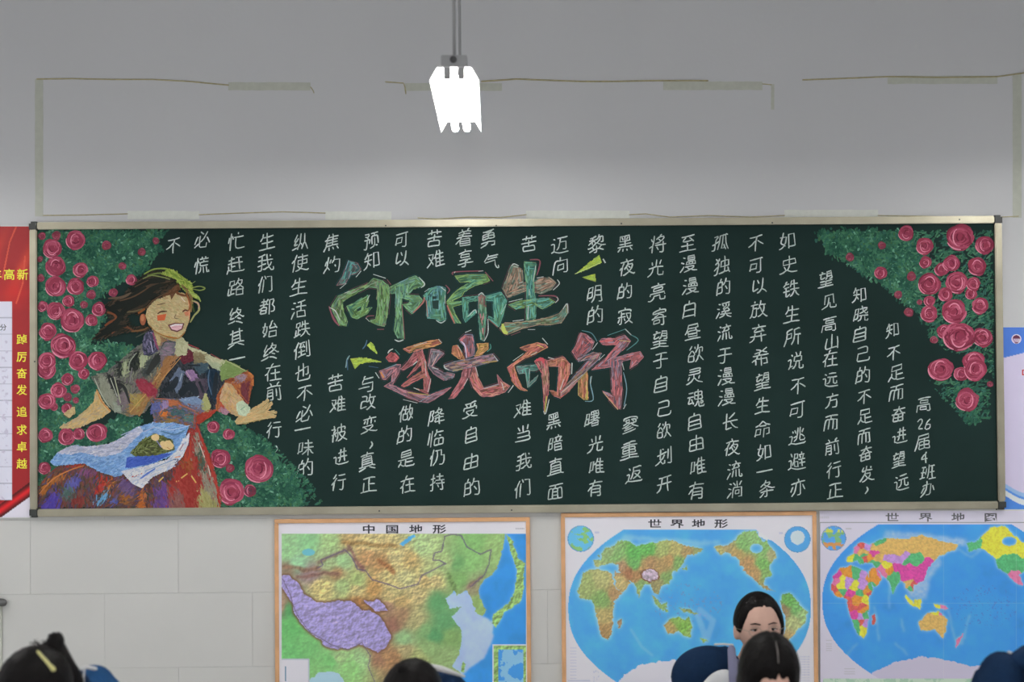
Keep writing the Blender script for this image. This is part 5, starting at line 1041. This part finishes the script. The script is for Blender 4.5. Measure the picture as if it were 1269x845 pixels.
# ------------------------------------------------------------------ people
def rot(pitch=0, roll=0, yaw=0): return Euler((pitch, roll, yaw), 'XYZ').to_matrix()
def head_pts(bm, Hc, Rm, hair=False):
    """one closed head: x right, -y forward, z up from the head centre at eye height"""
    U, V = 40, 30; rows = []
    for j in range(V+1):
        th = math.pi*j/V; row = []
        for i in range(U):
            ph = 2*math.pi*i/U; d = Vector((math.sin(th)*math.cos(ph), math.sin(th)*math.sin(ph), math.cos(th)))
            p = Vector((d.x*.074, d.y*.094, d.z*(.108 if d.z > 0 else .112)))
            if d.z < 0: k = 1-.30*(-d.z)**1.6; p.x *= k; p.y = p.y*(1-.25*(-d.z)**2)-.012*(-d.z)
            f = max(0, -d.y)
            def bump(ax, az, s): return math.exp(-(((d.x-ax)**2+(d.z-az)**2)/s))*(f > .2)
            p.y -= .020*bump(0, -.28, .012)+.010*bump(0, -.12, .010)          # nose
            p.y += .007*(bump(-.42, 0, .022)+bump(.42, 0, .022))             # eye sockets
            p.y -= .004*(bump(-.4, .2, .03)+bump(.4, .2, .03))+.005*bump(0, -.58, .02)+.006*bump(0, -.88, .03)
            row.append(bm.verts.new(Hc+Rm@p))
            if j in (0, V): break
        rows.append(row)
    for j in range(V):
        a, b = rows[j], rows[j+1]
        for i in range(U):
            if len(a) == 1: bm.faces.new((a[0], b[i], b[(i+1) % U]))
            elif len(b) == 1: bm.faces.new((a[(i+1) % U], a[i], b[0]))
            else: bm.faces.new((a[(i+1) % U], a[i], b[i], b[(i+1) % U]))
    for s in (-1, 1): ell(bm, Hc+Rm@Vector((s*.077, .004, -.018)), (.010, .018, .030), Rm, 12, 8)
def remesh(o, vox=.006, it=4):
    m = o.modifiers.new('Remesh', 'REMESH'); m.mode = 'VOXEL'; m.voxel_size = vox; m.use_smooth_shade = True
    s = o.modifiers.new('Smooth', 'SMOOTH'); s.iterations = it; s.factor = .5
def hand(bm, W, fwd, side, nrm, thumb):
    """palm, four unequal fingers and a thumb, lightly curled"""
    P0 = W; P1 = W+fwd*.085
    for k_, (o_, L) in enumerate(((-.029, .066), (-.010, .074), (.010, .070), (.028, .056))):
        b = P1+side*o_; tube(bm, [W+side*o_*.6, b], [.013, .0105], 10)
        m1 = b+fwd*L*.45-nrm*.004; m2 = m1+fwd*L*.3-nrm*.012; e_ = m2+fwd*L*.2-nrm*.014; tube(bm, [b, m1, m2, e_], [.0092, .0085, .008, .007], 10)
    t0 = W+fwd*.02+side*thumb*.03; t1 = t0+fwd*.035+side*thumb*.026; tube(bm, [t0, t1, t1+fwd*.03+side*thumb*.004-nrm*.004], [.013, .0105, .0085], 10)
def person(label, Hc, hrot, neck, shL, shR, hipc, group, jm, collar_m, hairstyle, extras=None, jextra=()):
    """Hc head centre; neck base point; shoulder joints as seen in the photo (L = left in the photo); hipc between the hips"""
    t = empty('person', (hipc.x, hipc.y, 0), label, 'person', group)
    F = Vector((0, -1, 0)); hip = [hipc+Vector((s*.085, 0, 0)) for s in (-1, 1)]
    chest = (shL+shR)/2+Vector((0, .0, -.07)); mid = chest.lerp(hipc, .55)+Vector((0, .03, 0))
    shs = (shL, shR); elb = []; wri = []
    for s, sh in zip((-1, 1), shs):
        e_ = Vector((hipc.x+s*.24, sh.y*.35+hipc.y*.65-.06, .72)); e_ = sh+(e_-sh).normalized()*.29
        target = Vector((hipc.x+s*.10, hipc.y-.33, .60)); w_ = e_+(target-e_).normalized()*.24
        elb.append(e_); wri.append(w_)
    knee = [h+Vector((s*.06, -.43, .01)) for s, h in zip((-1, 1), hip)]; ank = [k_+Vector((0, .04, -.43)) for k_ in knee]
    for a_ in ank: a_.z = .085
    # the body, one skin
    bm = bmesh.new(); head_pts(bm, Hc, hrot)
    nb = Hc+hrot@Vector((0, .02, -.075)); tube(bm, [nb, nb.lerp(neck, .5), neck], [.050, .050, .058], 18)
    tube(bm, [neck, chest, mid, hipc], [.07, .115, .105, .12], 18)
    for s, sh, e_, w_, h, k_, a_ in zip((-1, 1), shs, elb, wri, hip, knee, ank):
        tube(bm, [neck.lerp(sh, .3), sh, e_, w_], [.055, .045, .034, .025], 14)
        fw_ = (Vector((hipc.x+s*.07, hipc.y-.42, .585))-w_).normalized(); sd = fw_.cross(Vector((0, 0, 1))).normalized(); nr = sd.cross(fw_).normalized(); hand(bm, w_, fw_, sd, nr, -s)
        tube(bm, [h, k_, a_], [.082, .052, .036], 14); tube(bm, [a_, a_+Vector((0, -.12, -.045))], [.036, .028], 12)
    o = frombm('body', bm, m_skin, t, True); remesh(o, .0062, 2)
    # jacket over torso and arms
    bm = bmesh.new(); tube(bm, [neck+(chest-neck)*.18, chest, mid, hipc+Vector((0, 0, .02))], [.085, .145, .135, .15], 20)
    for sh, e_, w_ in zip(shs, elb, wri): tube(bm, [neck.lerp(sh, .45)+Vector((0, 0, -.012)), sh, e_, e_.lerp(w_, .92)], [.075, .073, .058, .044], 16)
    for c0, r0 in jextra: ell(bm, c0, r0)
    j = frombm('jacket', bm, jm, t, True); remesh(j, .008, 8)
    bm = bmesh.new()
    n_ = (nb-neck).normalized(); u_ = n_.orthogonal().normalized(); v_ = n_.cross(u_)
    ringp = [neck+n_*.018+(u_*math.cos(a)+v_*math.sin(a))*.068 for a in [2*math.pi*i/20 for i in range(21)]]; tube(bm, ringp, .017, 8, False)
    c_ = frombm('collar', bm, collar_m, j, True)
    bm = bmesh.new(); ell(bm, hipc+Vector((0, 0, -.01)), (.175, .135, .105))
    for h, k_, a_ in zip(hip, knee, ank): tube(bm, [h, k_, a_+Vector((0, 0, .06))], [.098, .070, .062], 16)
    p_ = frombm('trousers', bm, m_navy, t, True); remesh(p_, .009, 5)
    for a_ in ank:
        bm = bmesh.new(); tube(bm, [a_+Vector((0, .02, -.035)), a_+Vector((0, -.06, -.04)), a_+Vector((0, -.14, -.045))], [.046, .046, .038], 14); sh_ = frombm('shoe', bm, m_shoe, t, True)
    # hair: a shell over the skull that leaves the face free
    bm = bmesh.new(); st = hairstyle
    U, V = 56, 34
    grid = {}
    for jj in range(V+1):
        th = math.pi*jj/V
        for i in range(U):
            ph = 2*math.pi*i/U; d = Vector((math.sin(th)*math.cos(ph), math.sin(th)*math.sin(ph), math.cos(th)))
            az = math.atan2(d.x, -d.y)                         # 0 = straight ahead
            hl = st['line'](abs(az), d.x)                      # lowest direction z the hair reaches here
            lim = max(d.z, hl)
            rr = st.get('vol', 1.0); p = Vector((d.x*.085*rr, d.y*.103*rr, d.z*.114*rr))
            if d.z < hl: s_ = math.sqrt(max(0, 1-hl*hl)); q = Vector((math.sin(az)*s_, -math.cos(az)*s_, hl)); p = Vector((q.x*.085*rr, q.y*.103*rr, q.z*.114*rr)); p = p*(.97-.12*min(1, (hl-d.z)*3))
            if d.z < -.2 and st.get('flare') and d.z > hl: p.x *= 1+st['flare']*(-d.z-.2); 
            g_part = st.get('part')
            if g_part is not None and d.z > .1: p *= 1-.035*math.exp(-((d.x-g_part)/.05)**2)
            p *= 1+(.010*math.sin(az*23+3*d.z)+.006*math.sin(az*41))*math.sin(th)**2
            if d.z >= hl: p *= .905+.095*min(1, (d.z-hl)/.30)**.6
            else: p *= .93
            grid[(jj, i)] = bm.verts.new(Hc+hrot@(p+Vector((0, .006, .0))))
    for jj in range(V):
        for i in range(U):
            a, b, c2, d2 = grid[(jj, i)], grid[(jj, (i+1) % U)], grid[(jj+1, (i+1) % U)], grid[(jj+1, i)]
            try: bm.faces.new((d2, c2, b, a))
            except ValueError: pass
    bmesh.ops.remove_doubles(bm, verts=bm.verts, dist=.0002)
    hr = frombm('hair', bm, m_hair, t, True)
    for (p, q, r0, r1) in st.get('locks', ()):
        bm = bmesh.new(); tube(bm, [Hc+hrot@Vector(p), Hc+hrot@((Vector(p)+Vector(q))/2+Vector((0, 0, .004))), Hc+hrot@Vector(q)], [r0, (r0+r1)*.55, r1], 10); frombm('hair_lock', bm, m_hair, hr, True)
    # face
    fc = []
    for s in (-1, 1):
        bm = bmesh.new(); ell(bm, Hc+hrot@Vector((s*.030, -.0805, .000)), (.0120, .005, .0036), hrot, 14, 8); ew = frombm('eye', bm, m_eyew, t, True)
        bm = bmesh.new(); ell(bm, Hc+hrot@Vector((s*.030, -.0850, .000)), (.0048, .0022, .0038), hrot, 10, 8); frombm('iris', bm, m_eye, ew, True)
        bm = bmesh.new(); tube(bm, [Hc+hrot@Vector((s*(.030+x_), -.0855+.0016*abs(x_)*60*.1, .0040-x_*x_*12)) for x_ in (-.014, -.007, 0, .007, .014)], .0017, 6); frombm('eyelash', bm, m_eye, ew, True)
        bm = bmesh.new(); tube(bm, [Hc+hrot@Vector((s*x_, y_, z_)) for x_, y_, z_ in ((.014, -.0935, .0195), (.030, -.0915, .0235), (.045, -.0805, .0195))], [.0018, .0024, .0012], 6); frombm('eyebrow', bm, m_hair, t, True)
    bm = bmesh.new(); ell(bm, Hc+hrot@Vector((0, -.0905, -.064)), (.021, .006, .0065), hrot, 14, 8); frombm('mouth', bm, m_lip, t, True)
    if extras: extras(t, j, hr, Hc, hrot, neck, shL, shR)
    return t
V3 = lambda x, y, z: Vector((x, y, z))
G_P = None
def L1(az, x):      # hair pulled back, open forehead
    return .53 if az < .62 else max(-.16 if x < 0 else -.75, .53-1.45*(az-.62))
def L2(az, x):      # bob that frames the forehead
    return .31 if az < .5 else max(-.80, .31-2.3*(az-.5))
# C: the girl looking at the camera
Hc = at(942, 776.5, -1.4)+Vector((0, .03, 0))
ndp = at(925, 836, -1.36); shl = at(869, 831, -1.37); shr = at(985, 880, -1.33)
def ex_c(t, j, hr, Hc, R_, neck, shL, shR):
    bm = bmesh.new(); tube(bm, [at(886, 798.5, -1.39), at(897, 798, -1.40), at(908, 799, -1.40)], .0035, 8); frombm('white_piping', bm, m_wfab, j, True)
    bm = bmesh.new(); p_ = at(889, 862, -1.5); ell(bm, p_, (.062, .022, .092), rot(0, .5, 0)); w_ = frombm('white_panel', bm, m_wfab, j, True)
    bm = bmesh.new(); a_, b_ = at(906.5, 804, -1.46), at(909, 838, -1.51); tube(bm, [a_, b_, at(913, 870, -1.53)], [.013, .017, .02], 12); frombm('collar_flap', bm, m_lilac, j, True)
    bm = bmesh.new()
    for s in (-1, 1):
        tube(bm, [Hc+R_@V3(s*(.031+.021*math.cos(a)), -.097+.004*abs(math.cos(a)), -.004+.016*math.sin(a)) for a in [2*math.pi*i/16 for i in range(17)]], .0007, 5, False)
    tube(bm, [Hc+R_@V3(-.010, -.099, -.001), Hc+R_@V3(0, -.103, .002), Hc+R_@V3(.010, -.099, -.001)], .0008, 5)
    for s in (-1, 1): tube(bm, [Hc+R_@V3(s*.052, -.094, 0), Hc+R_@V3(s*.078, -.05, 0), Hc+R_@V3(s*.082, .0, -.004)], .0008, 5)
    frombm('glasses', bm, m_alu, t, True)
person('girl facing the camera with tied-back black hair and navy jacket', Hc, rot(.04, -.03, .06), ndp, shl, shr, V3(ndp.x+.03, ndp.y+.12, .575), G_P, m_navy, m_lilac, dict(line=L1, vol=1.0, locks=[((.0, .10, .0), (.0, .12, -.10), .03, .02)]), extras=ex_c, jextra=[(at(878, 838, -1.36), (.128, .09, .104)), (at(899, 836, -1.36), (.045, .07, .098))])
# D: bowed head in front of her
Hc = at(953.5, 833, -2.3); nd = at(950, 880, -2.12); shl = at(893, 905, -2.14); shr = at(1012, 912, -2.14)
def ex_d(t, j, hr, Hc, R_, neck, shL, shR):
    bm = bmesh.new(); tube(bm, [Hc+R_@V3(.006, -.072, .088), Hc+R_@V3(.007, -.045, .106), Hc+R_@V3(.007, -.010, .1165)], [.0012, .0020, .0010], 6); frombm('hair_parting', bm, mat('scalp', (.16, .14, .13), .6), hr, True)
person('pupil with bowed head and centre-parted black bob', Hc, rot(.50, .0, .04), nd, shl, shr, V3(nd.x, nd.y+.16, .575), G_P, m_blue, m_lilac, dict(line=L2, vol=1.03, flare=.55, part=.08), extras=ex_d)
# A: bowed head with bun at the left
Hc = at(41, 855, -2.7); nd = at(86, 868, -2.52); shl = at(-12, 905, -2.5); shr = at(120, 862, -2.42)
def ex_a(t, j, hr, Hc, R_, neck, shL, shR):
    b = at(68, 800, -2.62); bm = bmesh.new(); ell(bm, b, (.026, .03, .038), rot(0, .1, 0), 24, 16)
    for v in bm.verts: v.co += (v.co-b)*(.05*math.sin(v.co.z*420)+.04*math.sin(v.co.x*530))
    bn = frombm('hair_bun', bm, m_hair, hr, True); bm = bmesh.new(); tube(bm, [at(46, 812, -2.64), at(58, 806, -2.63), at(68, 806, -2.62), at(76, 826, -2.62), at(88, 847, -2.6)], [.016, .026, .032, .036, .038], 14); frombm('hair_lock', bm, m_hair, hr, True)
    random.seed(4)
    for i in range(14):
        p0 = at(56+random.uniform(-9, 8), 801+random.uniform(-3, 6), -2.63); bm = bmesh.new(); tube(bm, [p0, p0+V3(random.uniform(-.022, -.002), 0, random.uniform(.002, .014)), p0+V3(random.uniform(-.034, .0), 0, random.uniform(.0, .018))], [.002, .0014, .0006], 5); frombm('hair_wisp', bm, m_hair, hr, True)
    a_, c_ = at(47, 807.5, -2.83), at(66, 829, -2.83); bm = bmesh.new(); tube(bm, [a_, a_.lerp(c_, .75), c_], [.0036, .0045, .0066], 10); q = frombm('hair_clip', bm, m_clip, hr, True); q['label'] = 'pale yellow hair clip'
    bm = bmesh.new(); tube(bm, [at(105, 829, -2.58), at(103.5, 838, -2.6), at(103.5, 860, -2.6)], .0025, 8); frombm('white_piping', bm, m_wfab, j, True)
    bm = bmesh.new(); tube(bm, [at(102, 829, -2.5), at(107, 826.5, -2.49), at(118, 828.5, -2.48)], .0055, 8); frombm('white_piping', bm, m_wfab, j, True)
person('pupil with hair bun and yellow clip bending down at the left', Hc, rot(1.0, .25, -.35), nd, shl, shr, V3(nd.x-.03, nd.y+.2, .575), G_P, m_blue, m_navy, dict(line=L2, vol=1.08), extras=ex_a, jextra=[(at(116, 852, -2.42), (.062, .07, .064))])
# B: bowed head before the map of China
Hc = at(509, 866, -2.3); nd = at(542, 886, -2.1); shl = at(470, 915, -2.08); shr = at(562, 872, -2.02)
def ex_b(t, j, hr, Hc, R_, neck, shL, shR):
    bm = bmesh.new(); tube(bm, [at(530, 824.5, -2.14), at(548, 829, -2.1), at(575, 838, -2.05)], [.007, .0095, .004], 10); frombm('white_piping', bm, m_wfab, j, True)
    bm = bmesh.new(); ell(bm, at(540, 845, -2.26), (.012, .016, .028), rot(0, -.3, 0)); frombm('ear', bm, m_skin, t, True)
    bm = bmesh.new(); tube(bm, [at(500, 830, -2.36), at(512, 828, -2.32), at(527, 830, -2.24), at(534, 842, -2.2)], [.02, .024, .024, .02], 12); frombm('hair_lock', bm, m_hair, hr, True)
person('pupil with smooth black hair bending down before the map of China', Hc, rot(.8, .18, -.25), nd, shl, shr, V3(nd.x-.03, nd.y+.2, .575), G_P, m_navy, m_wfab, dict(line=L2, vol=1.05), extras=ex_b, jextra=[(at(548, 862, -2.04), (.085, .06, .075))])
# E: shoulder and back at the right edge
Hc = at(1325, 852, -2.5); nd = at(1285, 848, -2.36); shl = at(1236, 848, -2.4); shr = at(1338, 872, -2.3)
def ex_e(t, j, hr, Hc, R_, neck, shL, shR):
    bm = bmesh.new(); tube(bm, [at(1250, 808, -2.36), at(1257, 811, -2.38), at(1263, 807, -2.37), at(1285, 808, -2.37)], [.004, .006, .007, .006], 8); frombm('white_piping', bm, m_wfab, j, True)
    bm = bmesh.new(); tube(bm, [at(1262, 820, -2.44), at(1270, 815, -2.42), at(1300, 824, -2.4)], [.03, .036, .04], 12); frombm('jacket_fold', bm, m_navy, j, True)
    bm = bmesh.new(); ell(bm, at(1241, 848, -2.42), (.068, .075, .092)); frombm('shoulder_fold', bm, m_navy, j, True)
person('pupil in navy jacket at the right edge, only a shoulder in view', Hc, rot(.9, 0, .3), nd, shl, shr, V3(nd.x, nd.y+.2, .575), G_P, m_navy, m_navy, dict(line=L2, vol=1.03), extras=ex_e)
